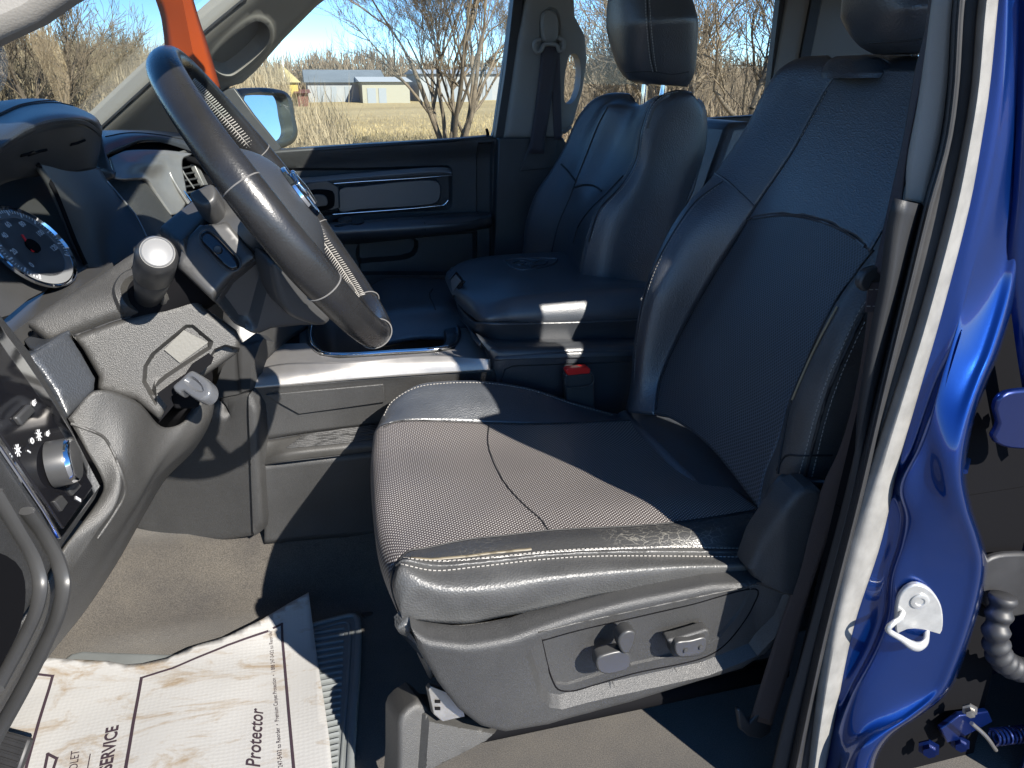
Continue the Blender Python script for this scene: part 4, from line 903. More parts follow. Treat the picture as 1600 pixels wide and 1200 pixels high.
# plastic side shield
spl = plane((700, 1000, .826), (1180, 980, .812), (800, 1130, .83))
so = [(642, 979), (655, 1012), (681, 1056), (712, 1095), (747, 1121), (786, 1133), (856, 1130), (922, 1117), (987, 1101), (1092, 1069), (1162, 1049), (1197, 1025), (1218, 995), (1232, 965), (1240, 924), (1256, 876), (1268, 820), (1282, 766), (1270, 757), (1252, 757), (1238, 766), (1216, 794), (1200, 824), (1188, 848), (1172, 892), (1180, 906), (1190, 912), (1114, 916), (987, 941), (856, 972), (795, 986), (725, 994), (670, 992)]
rim = [(841, 988), (900, 974), (987, 955), (1075, 936), (1192, 912), (1240, 925), (1222, 972), (1184, 1025), (1106, 1056), (987, 1082), (878, 1104), (856, 1099), (838, 1078), (830, 1050), (819, 1016)]
panel = [(847, 1001), (900, 986), (987, 966), (1075, 946), (1184, 922), (1176, 948), (1162, 972), (1132, 1008), (1101, 1027), (987, 1053), (926, 1071), (891, 1080), (872, 1077), (862, 1060), (856, 1040)]
shield = relief('side_shield', so, spl, plastic, ds, step=7, feats=[(rim, -.016, 10), (panel, -.004, 1.6)], thick=.03, edge=9, edgeh=.010, sharp=25,
    bulge=lambda x, y: .020*math.exp(-((x-740)/120)**2) + (.010 if x > 1190 else 0)*min(1, max(0, (x-1190)/30)))
seam('panel_gap', panel+[panel[0]], [shield], .0013, darkin, ds, -.0002, step=5)
seam('shield_edge_line', [(841, 988), (900, 974), (987, 955), (1075, 936), (1186, 913)], [shield], .0012, plasticL, ds, .0)
hc = prism('recliner_cover', [(1216, 800), (1222, 780), (1240, 760), (1262, 752), (1290, 752), (1300, 758), (1270, 775), (1240, 800), (1222, 830), (1196, 885), (1182, 905), (1174, 895)], yplane(.84), smooth_pl, ds, .04, 0, .006, 3)
# seat controls
def ctl(name, poly, y, th, off): return bev(prism(name, cr2(poly, 24), (Vector((0, y, 0)), Vector((0, -1, 0))), smooth_pl, ds, th, off, .003, 3), .003)
ctl('seat_position_switch', [(933, 1030), (950, 1022), (975, 1018), (986, 1024), (985, 1042), (972, 1050), (945, 1054), (934, 1048)], .800, .02, .0)
ctl('recline_switch', [(968, 1012), (966, 1002), (974, 990), (984, 986), (993, 988), (994, 996), (984, 1020), (974, 1022)], .796, .022, .0)
lp = prism('lumbar_bezel', cr2([(1042, 1002), (1060, 997), (1090, 988), (1108, 984), (1106, 1012), (1098, 1024), (1060, 1028), (1050, 1024), (1050, 1010)], 30), yplane(.806), plastic, ds, .02, .0, .004, 3)
ls = bev(prism('lumbar_switch', cr2([(1056, 1006), (1080, 1001), (1104, 997), (1103, 1016), (1098, 1020), (1064, 1027), (1057, 1023)], 24), yplane(.797), smooth_pl, ds, .012, 0, .002), .002)
for q in ((1071, 1017), (1095, 1012)):
    V, F = lathe_geo(P(q[0], q[1], y=.796), Vector((0, -1, 0)), [(0, .0038), (.0015, .003), (.002, 0)], 12); link('button_dimple', V, F, smooth_pl, ls)
# rail and its cover
rl = relief('rail_cover', [(622, 1130), (626, 1118), (636, 1107), (655, 1094), (664, 1100), (676, 1112), (725, 1121), (782, 1134), (775, 1146), (760, 1156), (725, 1178), (690, 1192), (650, 1215), (640, 1260), (618, 1260), (622, 1200)], plane((640, 1110, .86), (780, 1140, .86), (640, 1240, .82)), plasticL, ds, step=7, thick=.06, edge=8, edgeh=.01, feats=[([(660, 1108), (676, 1116), (782, 1136), (760, 1158), (690, 1194), (652, 1214)], .012, 8)])
pb = prism('rail_bracket', [(668, 1076), (672, 1070), (698, 1080), (722, 1104), (725, 1118), (706, 1122), (690, 1126), (676, 1114)], plane((668, 1076, .85), (722, 1104, .85), (690, 1126, .84)), steel, ds, .012, .004, .001)
for q in ((684, 1096), (684, 1107)):
    prism('bracket_slot', [(q[0]-4, q[1]-2), (q[0]+4, q[1]-2), (q[0]+4, q[1]+2.5), (q[0]-4, q[1]+2.5)], plane((668, 1076, .845), (722, 1104, .845), (690, 1126, .835)), darkin, pb, .002, .0005, 0)
tube('rail', [Vector((.14, .93, .05)), Vector((.75, .93, .05))], .02, darkin, ds); tube('rail', [Vector((.14, 1.34, .05)), Vector((.75, 1.34, .05))], .02, darkin, ds)
V, F = wbox(.60, .80, .92, 1.40, .12, .375); bev(fixn(link('seat_crease', V, F, leather, ds)), .02)
V, F = wbox(.16, .66, .88, 1.36, .10, .22); bev(fixn(link('seat_base', V, F, darkin, ds)), .02)

# ================================================================== driver belt
db = thing('seat_belt', 'dark seat belt running down beside the driver seat with its tongue and stop', 'seat belt', P(1360, 440, y=.76))
patch('shoulder_webbing', [[(1452, -30, .755), (1446, 42, .755), (1429, 113, .755), (1412, 211, .75), (1387, 324, .75), (1366, 420, .748)], [(1466, -30, .74), (1458, 0, .74), (1448, 80, .74), (1432, 158, .738), (1416, 240, .736), (1406, 330, .735), (1386, 440, .735)]], web, db, 50, 5, .002)
patch('lap_webbing', [[(1363, 445, .77), (1356, 488, .77), (1346, 560, .775), (1330, 640, .78), (1310, 705, .785), (1288, 752, .79), (1262, 835, .795), (1240, 912, .80), (1205, 1018, .80), (1172, 1124, .80)], [(1384, 445, .755), (1374, 490, .755), (1362, 560, .76), (1346, 640, .765), (1326, 740, .77), (1306, 810, .775), (1280, 880, .78), (1256, 956, .785), (1232, 1050, .785), (1206, 1134, .785)]], webb, db, 60, 5, .002)
bl = bev(prism('belt_tongue', cr2([(1344, 446), (1350, 428), (1360, 420), (1384, 417), (1392, 424), (1388, 440), (1364, 442), (1360, 452), (1352, 456)], 36), yplane(.745), smooth_pl, db, .012, 0, .003, 2), .002)
prism('belt_fold', [(1356, 441), (1386, 441), (1376, 488), (1352, 488)], plane((1356, 441, .752), (1386, 441, .742), (1365, 488, .752)), web, db, .004, 0, .001)
stitches('belt_stitching', [(1358, 452), (1382, 452)], [bpy.data.objects['belt_fold']], db, r=.0006); stitches('belt_stitching', [(1354, 478), (1378, 478)], [bpy.data.objects['belt_fold']], db, r=.0006)
prism('belt_anchor', [(1152, 1110), (1158, 1108), (1172, 1130), (1205, 1095), (1216, 1090), (1205, 1145), (1190, 1156), (1170, 1152), (1156, 1140)], yplane(.795), rubber, db, .01, 0, .003)

# ================================================================== passenger seat
ps = thing('passenger_seat', 'black leather front passenger seat with tall head restraint beyond the console', 'car seat', (.75, 1.95, 0))
c0 = [(814, 470, 2.19), (814, 420, 2.19), (818, 380, 2.19), (822, 345, 2.185), (838, 300, 2.18), (862, 264, 2.17), (880, 232, 2.16), (903, 183, 2.14), (920, 161, 2.12), (940, 149, 2.08), (965, 145, 2.04), (985, 147, 2.00)]
c0b = [(830, 470, 2.22), (834, 380, 2.22), (856, 300, 2.22), (882, 262, 2.21), (905, 225, 2.20), (925, 175, 2.18), (950, 155, 2.14), (985, 150, 2.08)]
c1 = [(832, 470, 2.13), (836, 400, 2.13), (842, 350, 2.13), (862, 306, 2.12), (885, 268, 2.11), (900, 232, 2.10), (922, 188, 2.08), (940, 166, 2.05), (960, 156, 2.02), (990, 154, 1.98)]
c2 = [(855, 470, 2.06), (862, 400, 2.06), (872, 350, 2.06), (890, 310, 2.05), (900, 284, 2.04), (915, 245, 2.04), (935, 195, 2.02), (950, 167, 2.0), (975, 162, 1.97), (996, 162, 1.95)]
c3 = [(880, 470, 1.97), (886, 400, 1.97), (900, 350, 1.965), (918, 312, 1.96), (935, 285, 1.955), (955, 240, 1.95), (975, 195, 1.93), (988, 172, 1.92), (1000, 164, 1.90), (1005, 163, 1.89)]
c4 = [(892, 470, 1.88), (900, 400, 1.88), (912, 350, 1.87), (935, 315, 1.86), (962, 285, 1.85), (980, 245, 1.845), (992, 200, 1.84), (1004, 168, 1.83), (1020, 153, 1.82), (1040, 146, 1.82)]
c5 = [(900, 470, 1.760), (910, 400, 1.755), (922, 360, 1.750), (940, 322, 1.745), (977, 285, 1.740), (996, 252, 1.735), (1005, 200, 1.730), (1018, 164, 1.730), (1036, 147, 1.730), (1060, 140, 1.740), (1080, 143, 1.760)]
c6 = [(940, 470, 1.722), (950, 400, 1.722), (962, 350, 1.722), (990, 300, 1.722), (1016, 255, 1.722), (1030, 205, 1.722), (1042, 170, 1.722), (1058, 152, 1.722), (1082, 146, 1.722)]
c7 = [(1010, 470, 1.728), (1030, 400, 1.728), (1045, 340, 1.728), (1066, 281, 1.728), (1085, 240, 1.728), (1094, 200, 1.728), (1096, 172, 1.728), (1090, 156, 1.728)]
c8 = [(1040, 470, 1.765), (1058, 400, 1.755), (1072, 320, 1.755), (1090, 270, 1.755), (1103, 230, 1.755), (1105, 190, 1.755), (1101, 164, 1.765), (1092, 153, 1.775)]
pf = patch('backrest', [c0b, c0, c1, c2, c3, c4, c5], leather, ps, 80, 6, .012, None)
psd = patch('backrest_side', [c5, c6, c7, c8], leather, ps, 60, 6, .012, None)
pso = [pf, psd]
stitches('stitching', [(924, 372), (940, 330), (976, 290), (997, 254), (1007, 200), (1020, 165), (1038, 149), (1060, 143)], pso, ps, r=.0008)
stitches('stitching', [(917, 372), (933, 326), (968, 288), (989, 250), (1000, 200), (1011, 168), (1028, 151), (1046, 145)], pso, ps, r=.0008)
seam('edge_seam', [(920, 378), (936, 328), (972, 289), (993, 252), (1003, 200), (1016, 166), (1034, 149)], pso, .002, threadd, ps, 0)
seam('centre_seam', [(862, 395), (873, 350), (890, 310), (900, 283), (915, 245), (935, 195), (950, 167)], pso, .0018, threadd, ps, .0005)
seam('bolster_seam', [(877, 257), (888, 268), (900, 284)], pso, .0025, threadd, ps, .001)
seam('bolster_seam', [(897, 293), (912, 289), (930, 291), (940, 299)], pso, .0025, threadd, ps, .001)
seam('bolster_seam', [(896, 380), (905, 352), (925, 325), (945, 306), (960, 290), (974, 275)], pso, .0018, threadd, ps, .001)
bk = [Vector((.80, 1.76, .2)), Vector((.80, 2.2, .2)), Vector((1.04, 2.12, .93)), Vector((1.04, 1.80, .93))]; bk2 = [v+Vector((.08, 0, 0)) for v in bk]
bev(fixn(link('back_panel', bk+bk2, [(0, 1, 2, 3), (7, 6, 5, 4), (0, 4, 5, 1), (1, 5, 6, 2), (2, 6, 7, 3), (3, 7, 4, 0)], leather, ps)), .02, 3)
prism('lower_side', [(1066, 281), (1098, 240), (1100, 250), (1085, 300), (1020, 430), (960, 430), (1000, 370)], yplane(1.77), softdash, ps, .03, 0, .006)
ph = slab('head_restraint', [(1000, 131, 1068, 136, 1.90, .45), (982, 122, 1075, 126, 1.90, .75), (972, 108, 1079, 112, 1.90, .95), (962, 75, 1080, 80, 1.90, 1), (956, 30, 1077, 34, 1.90, 1), (960, -22, 1064, -20, 1.90, .88), (978, -60, 1040, -58, 1.90, .5)], .11, leather, ps, 2.7)
stitches('stitching', [(1008, -10), (1009, 20), (1012, 60), (1016, 95), (1020, 112)], [ph], ph, r=.0009)
stitches('stitching', [(1014, -10), (1016, 20), (1019, 60), (1023, 95), (1026, 112)], [ph], ph, r=.0009)
seam('seam', [(1011, -10), (1012, 20), (1015, 60), (1019, 95), (1023, 112)], [ph], .0014, threadd, ph, .0)
seam('seam', [(978, 113), (1000, 112), (1024, 112), (1050, 116), (1076, 112)], [ph], .0012, threadd, ph, .0)
tube('post', [(1005, 170, 1.93), (1007, 140, 1.93), (1009, 118, 1.93)], .0085, chrome, ph, n=6)
tube('post', [(1035, 152, 1.87), (1037, 140, 1.87), (1039, 118, 1.87)], .0085, chrome, ph, n=6)
pcu = patch('cushion', [[(575, 450, 2.16), (600, 436, 2.17), (660, 434, 2.17), (720, 440, 2.16), (820, 450, 2.16)], [(570, 462, 2.05), (610, 448, 2.06), (660, 446, 2.06), (720, 450, 2.05), (830, 462, 2.05)], [(575, 480, 1.92), (620, 470, 1.93), (670, 466, 1.93), (720, 470, 1.92), (850, 480, 1.92)], [(590, 500, 1.80), (640, 492, 1.80), (700, 490, 1.80), (860, 500, 1.80)], [(600, 540, 1.76), (650, 530, 1.76), (700, 530, 1.76), (860, 540, 1.76)]], leather, ps, 40, 5, .02, None)
seam('cushion_seam', [(676, 452), (670, 462), (676, 474), (680, 484)], [pcu], .002, threadd, ps, .001)

# ================================================================== centre console
cc = thing('centre_console', 'centre console with chrome ringed tray, silver trim and padded storage lid', 'console', (.3, 1.65, .1))
ZT = .462
ringo = cr2([(485, 512), (485, 536), (500, 554), (530, 558), (620, 553), (680, 549), (708, 543), (717, 528), (711, 505), (697, 487), (676, 481), (610, 481), (540, 484), (497, 490)], 90)
ringi = cr2([(491, 514), (493, 532), (506, 549), (532, 553), (620, 549), (676, 543), (694, 538), (698, 527), (691, 510), (676, 500), (655, 496), (610, 496), (545, 498), (502, 502)], 90)
ztop = zplane(ZT)
top = relief('console_top', [(396, 577), (407, 528), (420, 508), (480, 470), (700, 470), (748, 528), (766, 561), (669, 554), (600, 559), (537, 565), (444, 567)], ztop, plasticL, cc, step=9, holes=[ringi], thick=.004)
prism('top_trim', [(396, 577), (408, 540), (447, 537), (478, 536), (484, 541), (500, 555), (530, 560), (620, 555), (680, 551), (710, 545), (719, 529), (716, 512), (728, 512), (748, 530), (766, 561), (669, 555), (537, 566), (444, 568)], zplane(ZT+.003), silver, cc, .004, 0, .0008)
patch('silver_side_trim', [[(396, 577, 1.552), (444, 568, 1.553), (537, 566, 1.515), (669, 555, 1.512), (766, 561, 1.478)], [(394, 590, 1.515), (500, 582, 1.505), (669, 568, 1.497), (766, 570, 1.475)], [(393, 606, 1.497), (500, 598, 1.497), (569, 592, 1.495), (669, 585, 1.49), (766, 578, 1.472)]], silver, cc, 60, 5, .006)
tube('tray_ring', [onp(x, y, ztop)+Vector((0, 0, .005)) for x, y in ringo[::3]], .0055, chrome, cc, n=120, closed=True, sides=8)
ri = [onp(x, y, ztop) for x, y in ringi]; ro = [onp(x, y, ztop)+Vector((0, 0, .003)) for x, y in ringo]
V = ri+ro; n = len(ri); link('ring_bezel', V, [(i, (i+1) % n, (i+1) % n+n, i+n) for i in range(n)], mat('brushed_bezel', (.5, .53, .57), .18, metal=1), cc)
dn = [v+Vector((0, 0, -.002)) for v in ri]; cen = sum(ri, Vector())/n; lo = [cen+(v-cen)*.9+Vector((0, 0, -.11)) for v in ri]
fixn(link('tray', dn+lo, [(i, (i+1) % n, (i+1) % n+n, i+n) for i in range(n)]+[tuple(range(n, 2*n))], traymat, cc))
for k in range(9):
    a = lo[0].lerp(lo[30], .12+.03*k)+Vector((0, 0, .002))
tube('tray_slot', [onp(602, 492, zplane(ZT+.001)), onp(632, 491, zplane(ZT+.001)), onp(662, 491, zplane(ZT+.001))], .012, darkin, cc, flat=.3, n=10)
prism('front_cubby', [(446, 536), (458, 515), (468, 514), (468, 536)], zplane(ZT+.003), darkin, cc, .004, 0, 0)
relief('front_bin', [(410, 539), (418, 522), (440, 512), (470, 508), (470, 536), (447, 537)], zplane(ZT+.0025), plasticL, cc, step=8, thick=.003)
side = patch('console_side', [[(393, 607, 1.50), (500, 599, 1.50), (569, 593, 1.50), (669, 586, 1.495), (770, 579, 1.48)], [(394, 613, 1.503), (500, 605, 1.503), (600, 597, 1.503), (775, 586, 1.485)], [(402, 640, 1.51), (473, 650, 1.512), (580, 641, 1.515), (680, 632, 1.515), (775, 625, 1.50)], [(404, 690, 1.512), (470, 678, 1.515), (580, 664, 1.52), (680, 655, 1.52), (780, 645, 1.50)]], plastic, cc, 60, 5, .01)
led = patch('console_ledge', [[(404, 690, 1.512), (470, 678, 1.515), (580, 664, 1.52), (680, 655, 1.52)], [(409, 716, 1.505), (440, 704, 1.485), (520, 695, 1.475), (600, 688, 1.47), (700, 680, 1.47)], [(409, 722, 1.50), (440, 711, 1.476), (520, 702, 1.468), (600, 695, 1.464), (700, 687, 1.464)], [(410, 727, 1.50), (440, 723, 1.478), (520, 713, 1.47), (600, 704, 1.466), (700, 696, 1.466)]], plasticL, cc, 60, 4, .01)
low = patch('console_kick_panel', [[(410, 727, 1.50), (500, 716, 1.485), (600, 705, 1.48), (700, 697, 1.48)], [(411, 770, 1.50), (500, 764, 1.495), (600, 755, 1.49), (700, 748, 1.49)], [(413, 812, 1.505), (500, 804, 1.505), (600, 794, 1.50), (700, 786, 1.50)], [(413, 850, 1.51), (500, 842, 1.51), (700, 830, 1.51)]], plastic, cc, 60, 5, .01)
for k in range(9):
    t = k/9; y0 = 680+(702-680)*t; xa = 474-(474-446)*t
    seam('ledge_rib', [(xa, y0), (520, y0-6+(.0)), (600, y0-16)], [led], .0022, plastic, cc, .0006)
flap = prism('side_flap', [(415, 617), (500, 609), (599, 600), (602, 628), (540, 637), (467, 647), (440, 632)], plane((415, 617, 1.500), (599, 600, 1.498), (467, 647, 1.506)), plastic, cc, .006, .001, .0015)
seam('ledge_line', [(404, 690), (440, 684), (473, 679), (580, 664)], [side, led], .0012, threadd, cc)
seam('ledge_line', [(409, 727), (440, 722), (520, 713), (580, 706)], [led, low], .0012, threadd, cc)
# raised centre storage bin and lid
relief('bin_pedestal', [(749, 530), (780, 546), (880, 544), (1000, 541), (1010, 720), (772, 720), (770, 600), (766, 562)], plane((766, 570, 1.485), (980, 560, 1.485), (780, 700, 1.50)), softdash, cc, step=10, thick=.02,
       feats=[([(781, 598), (788, 577), (800, 571), (968, 565), (1010, 563), (1010, 720), (781, 720)], -.004, 3)], edge=14, edgeh=.015)
patch('bin_shelf', [[(735, 470, 1.80), (900, 470, 1.80), (1000, 470, 1.80)], [(760, 530, 1.56), (880, 530, 1.56), (1000, 528, 1.56)], [(775, 552, 1.49), (880, 550, 1.485), (1000, 547, 1.485)], [(773, 562, 1.48), (880, 560, 1.48), (1000, 557, 1.48)]], softdash, cc, 20, 5, .01)
patch('bin_front', [[(700, 470, 1.95), (716, 484, 1.84), (740, 515, 1.68), (770, 548, 1.58)], [(700, 486, 1.90), (716, 497, 1.80), (736, 517, 1.64), (752, 534, 1.50)]], softdash, cc, 20, 4, .01)
bx = patch('storage_bin', [[(716, 462, 1.86), (712, 470, 1.82), (735, 500, 1.64), (757, 505, 1.555), (850, 505, 1.552), (1000, 500, 1.55)], [(716, 470, 1.86), (714, 478, 1.82), (737, 511, 1.645), (758, 517, 1.56), (850, 516, 1.557), (1000, 511, 1.555)],
      [(716, 478, 1.86), (716, 487, 1.82), (745, 525, 1.66), (782, 546, 1.575), (870, 545, 1.57), (1000, 542, 1.565)], [(720, 482, 1.88), (722, 490, 1.84), (752, 528, 1.70), (790, 549, 1.62), (870, 549, 1.62), (1000, 546, 1.62)]], softdash, cc, 90, 6, .01)
lidm = mat('lid_soft_vinyl', (.040, .046, .055), .40, spec=1.0, bump=.3, bscale=450, btype='vor', var=.2, vscale=6)
lid = patch('lid', [[(708, 420, 2.00), (716, 412, 2.02), (745, 403, 2.03), (800, 397, 2.03), (860, 394, 2.03), (927, 394, 2.03), (1010, 404, 2.03)],
      [(696, 432, 1.93), (700, 424, 1.96), (735, 410, 1.97), (800, 402, 1.97), (860, 399, 1.97), (930, 400, 1.97), (1010, 412, 1.97)],
      [(697, 441, 1.87), (704, 432, 1.87), (740, 424, 1.86), (800, 419, 1.85), (860, 416, 1.85), (930, 417, 1.85), (1010, 426, 1.85)],
      [(702, 452, 1.80), (716, 446, 1.76), (745, 446, 1.72), (800, 438, 1.70), (870, 434, 1.70), (940, 436, 1.70), (1010, 442, 1.70)],
      [(706, 460, 1.76), (724, 459, 1.68), (750, 466, 1.62), (800, 458, 1.605), (870, 452, 1.60), (940, 446, 1.60), (1010, 446, 1.60)],
      [(708, 464, 1.75), (728, 470, 1.65), (756, 480, 1.58), (800, 468, 1.575), (870, 461, 1.57), (940, 455, 1.57), (1010, 452, 1.57)],
      [(711, 468, 1.74), (732, 486, 1.63), (757, 497, 1.56), (800, 494, 1.555), (870, 490, 1.55), (940, 487, 1.55), (1010, 484, 1.55)],
      [(711, 470, 1.75), (733, 491, 1.635), (757, 505, 1.565), (800, 505, 1.56), (870, 504, 1.555), (940, 502, 1.555), (1010, 499, 1.555)],
      [(713, 470, 1.78), (738, 493, 1.66), (765, 505, 1.60), (800, 506, 1.60), (870, 505, 1.60), (940, 503, 1.60), (1010, 500, 1.60)]], lidm, cc, 110, 7, .012, None)
prism('latch_bezel', [(704, 441), (716, 426), (729, 440), (712, 467), (708, 458)], plane((704, 441, 1.855), (729, 440, 1.72), (712, 467, 1.735)), gloss, lid, .004, .006, .001)
prism('latch_plate', [(709, 440), (717, 431), (725, 441), (712, 458)], plane((704, 441, 1.855), (729, 440, 1.72), (712, 467, 1.735)), silver, lid, .002, .009, .0006)
seam('lid_emblem', [(788, 408), (800, 405.5), (830, 404), (858, 404), (871, 406), (864, 413), (845, 418.5), (808, 421.5), (794, 414), (788, 408)], [lid], .0032, lidm, lid, .0005, step=3)
for q in ([(801, 412), (812, 408), (822, 410), (814, 415), (806, 414)], [(822, 410), (832, 412), (842, 408), (856, 408), (852, 413), (838, 415), (830, 418)], [(812, 408), (828, 406), (842, 408)], [(830, 418), (826, 414), (818, 413)]):
    seam('emblem_relief', q, [lid], .002, lidm, lid, .001, step=2)
bk_ = thing('buckle', 'black seat belt buckle with red release button between seat and console', 'seat belt buckle', P(905, 620, y=1.46))
bev(prism('buckle_body', [(883, 588), (886, 583), (922, 580), (927, 584), (930, 660), (888, 668)], yplane(1.445), smooth_pl, bk_, .02, 0, .002), .003)
bev(prism('release_button', [(884, 579), (888, 576), (918, 573.5), (923, 577), (922, 584), (887, 587)], yplane(1.44), red, bk_, .02, .0, .002), .002)
tube('buckle_lip', [(883, 590, 1.438), (884, 603, 1.438), (890, 606, 1.438), (922, 602, 1.438), (927, 597, 1.438), (926, 586, 1.438)], .0018, smooth_pl, bk_)

# ================================================================== dashboard
da = thing('dashboard', 'dark dashboard with hooded gauges, silver bezel and switch panel', 'dashboard', (-.4, 1.4, .4))
hood = patch('gauge_hood', [[(-60, 190, 1.30), (0, 172, 1.46), (60, 172, 1.56), (110, 178, 1.60), (150, 205, 1.56)], [(-60, 168, 1.12), (0, 158, 1.28), (40, 154, 1.36), (80, 156, 1.42), (120, 168, 1.46), (148, 182, 1.46), (158, 196, 1.45)],
      [(-60, 200, 1.02), (0, 188, 1.12), (40, 172, 1.20), (80, 168, 1.26), (120, 173, 1.31), (150, 188, 1.36), (160, 200, 1.40)],
      [(-60, 240, .96), (0, 214, 1.03), (40, 190, 1.10), (80, 179, 1.17), (120, 179, 1.24), (148, 190, 1.31), (160, 203, 1.38)],
      [(-60, 262, .945), (0, 228, 1.01), (20, 214, 1.04), (42, 200, 1.08), (80, 187, 1.15), (120, 184, 1.22), (142, 191, 1.29), (160, 207, 1.37)]], softdash, da, 70, 7, .006, None)
stitches('stitching', [(0, 181), (30, 168), (60, 162), (90, 161), (115, 166)], [hood], da, m=threadd, r=.0008)
seam('hood_seam', [(0, 178), (30, 165), (60, 159), (90, 158), (118, 164)], [hood], .0016, threadd, da, 0)
lip = patch('hood_lip', [[(-60, 264, .945), (0, 230, 1.01), (20, 216, 1.04), (42, 202, 1.08), (80, 189, 1.15), (120, 186, 1.22), (142, 193, 1.29), (160, 208, 1.37)], [(-60, 275, .95), (0, 240, 1.015), (20, 226, 1.045), (42, 211, 1.085), (80, 197, 1.155), (120, 193, 1.225), (141, 199, 1.295), (158, 214, 1.375)]], softdash, da, 60, 3, .008)
und = patch('hood_face', [[(-60, 274, .955), (0, 239, 1.02), (20, 225, 1.05), (42, 210, 1.09), (80, 196, 1.16), (120, 192, 1.23), (141, 198, 1.30), (159, 212, 1.38)], [(-60, 300, 1.0), (0, 262, 1.06), (30, 252, 1.12), (58, 250, 1.17), (100, 240, 1.25), (140, 238, 1.33), (156, 238, 1.385)], [(-60, 330, 1.05), (0, 290, 1.10), (30, 280, 1.15), (60, 276, 1.21), (100, 272, 1.28), (135, 266, 1.34), (150, 264, 1.38)]], smooth_pl, da, 50, 6, .006)
for q in ([(32, 243), (44, 240), (52, 237)], [(44, 242), (66, 235), (72, 234)], [(110, 226), (122, 223), (132, 219)]):
    seam('hood_slot', q, [und], .0022, darkin, da, 0)
wl_ = patch('gauge_surround', [[(56, 252, 1.18), (76, 282, 1.19), (86, 302, 1.195), (100, 336, 1.20), (120, 386, 1.20), (137, 421, 1.20)], [(100, 262, 1.28), (115, 290, 1.28), (130, 320, 1.275), (150, 365, 1.265), (170, 418, 1.24)], [(150, 262, 1.38), (160, 278, 1.375), (176, 305, 1.36), (200, 345, 1.33), (226, 392, 1.28)], [(156, 262, 1.40), (168, 282, 1.39), (184, 303, 1.375), (209, 332, 1.35), (230, 372, 1.31), (240, 392, 1.29)]], smooth_pl, da, 50, 7, .006)
seam('lens_edge', [(58, 256), (76, 282), (86, 302), (100, 336), (120, 386), (136, 419)], [wl_, und], .003, darkin, da, .001)
seam('panel_gap', [(167, 283), (184, 303), (209, 332), (229, 370)], [wl_], .0018, silver, da, .0)
WN = Vector((.80, 0, .60)).normalized()
clp = (P(45, 390, y=1.12), (WN+Vector((0, -.25, 0))).normalized())
face = relief('cluster_face', [(-80, 300), (0, 270), (58, 258), (76, 282), (86, 302), (100, 336), (120, 386), (136, 419), (45, 467), (15, 492), (-80, 520)], (clp[0]-clp[1]*.012, clp[1]), smooth_pl, da, step=9, thick=.01)
def disc(name, c, n, r, h, m, parent, sides=48, prof=None):
    V, F = lathe_geo(c, n, prof or [(0, r), (h, r), (h, 0)], sides); return fixn(link(name, V, F, m, parent))
gN = clp[1]; gc = P(47, 388, y=1.12); GR = .062
disc('dial', gc, gN, GR*.93, .003, mat('dial_black', (.012, .012, .014), .9, spec=.05), da)
disc('dial_band', gc, gN, 0, 0, dialgrey, da, 64, [(.0035, GR*.92), (.004, GR*.90), (.004, GR*.74), (.0035, GR*.73)])
disc('dial_ring', gc, gN, 0, 0, chrome, da, 64, [(.0, GR*.99), (.005, GR*1.01), (.006, GR*.98), (.003, GR*.94)])
gu = gN.cross(Vector((0, 1, 0))).normalized(); gv = gN.cross(gu).normalized()
if gu.z < 0: gu = -gu
if gv.y < 0: gv = -gv
G = []
for k in range(61):
    a = math.radians(-130+260*k/60); d = gu*math.cos(a)+gv*math.sin(a); tdir = gu*-math.sin(a)+gv*math.cos(a)
    G.append(box_geo(gc+gN*.0046+d*GR*(.86 if k % 5 else .83), d*GR*(.03 if k % 5 else .06), tdir*.0005*(1 if k % 5 else 2), gN*.0003))
V, F = join(G); link('dial_ticks', V, F, iconm, da, flat=True)
def text_mesh(name, s, size, origin, xdir, ydir, m, parent, surf=None, shear=0, off=.0006, bold=0, fn=None, align='LEFT', sx=1):
    cu = bpy.data.curves.new(name, 'FONT'); cu.body = s; cu.size = size; cu.shear = shear; cu.offset = bold; cu.align_x = align; cu.resolution_u = 3
    ob = bpy.data.objects.new(name+'_src', cu); COL.objects.link(ob); dg = bpy.context.evaluated_depsgraph_get(); me = ob.evaluated_get(dg).to_mesh()
    V = []
    for v in me.vertices:
        p = origin+xdir*v.co.x*sx+ydir*v.co.y; V.append(fn(p) if fn else p)
    F = [tuple(p.vertices) for p in me.polygons]; ob.evaluated_get(dg).to_mesh_clear(); bpy.data.objects.remove(ob)
    return link(name, V, F, m, parent, flat=True)
for k, s in enumerate(['0', '20', '40', '60', '80', '100', '120']):
    a = math.radians(-118+39.3*k); c = gc+gN*.0045+(gu*math.cos(a)+gv*math.sin(a))*GR*.58-gu*.003
    text_mesh('dial_number', s, .010, c, gv, gu, iconm, da, align='CENTER', bold=.0003)
V, F = box_geo(gc+gN*.006+gu*.006-gv*.004, (gu*.9+gv*.45).normalized()*.013, (gv*.9-gu*.45).normalized()*.0016, gN*.0006); link('needle', V, F, redn, da)
disc('dial_hub', gc+gN*.004, gN, .010, .003, darkin, da)
g2 = P(94, 415, y=1.20); disc('small_dial_ring', g2, gN, 0, 0, chrome, da, 40, [(0, .030), (.010, .031), (.012, .027), (.004, .026)]); disc('small_dial', g2, gN, .026, .002, mat('dial_black_glossy', (.012, .012, .014), .1), da)
relief('cluster_lower_trim', [(-60, 540), (0, 505), (45, 467), (136, 420), (162, 418), (175, 410), (150, 432), (60, 490), (20, 520), (0, 540), (-60, 580)], plane((0, 505, 1.03), (136, 420, 1.17), (60, 495, 1.02)), smooth_pl, da, step=9, thick=.02)
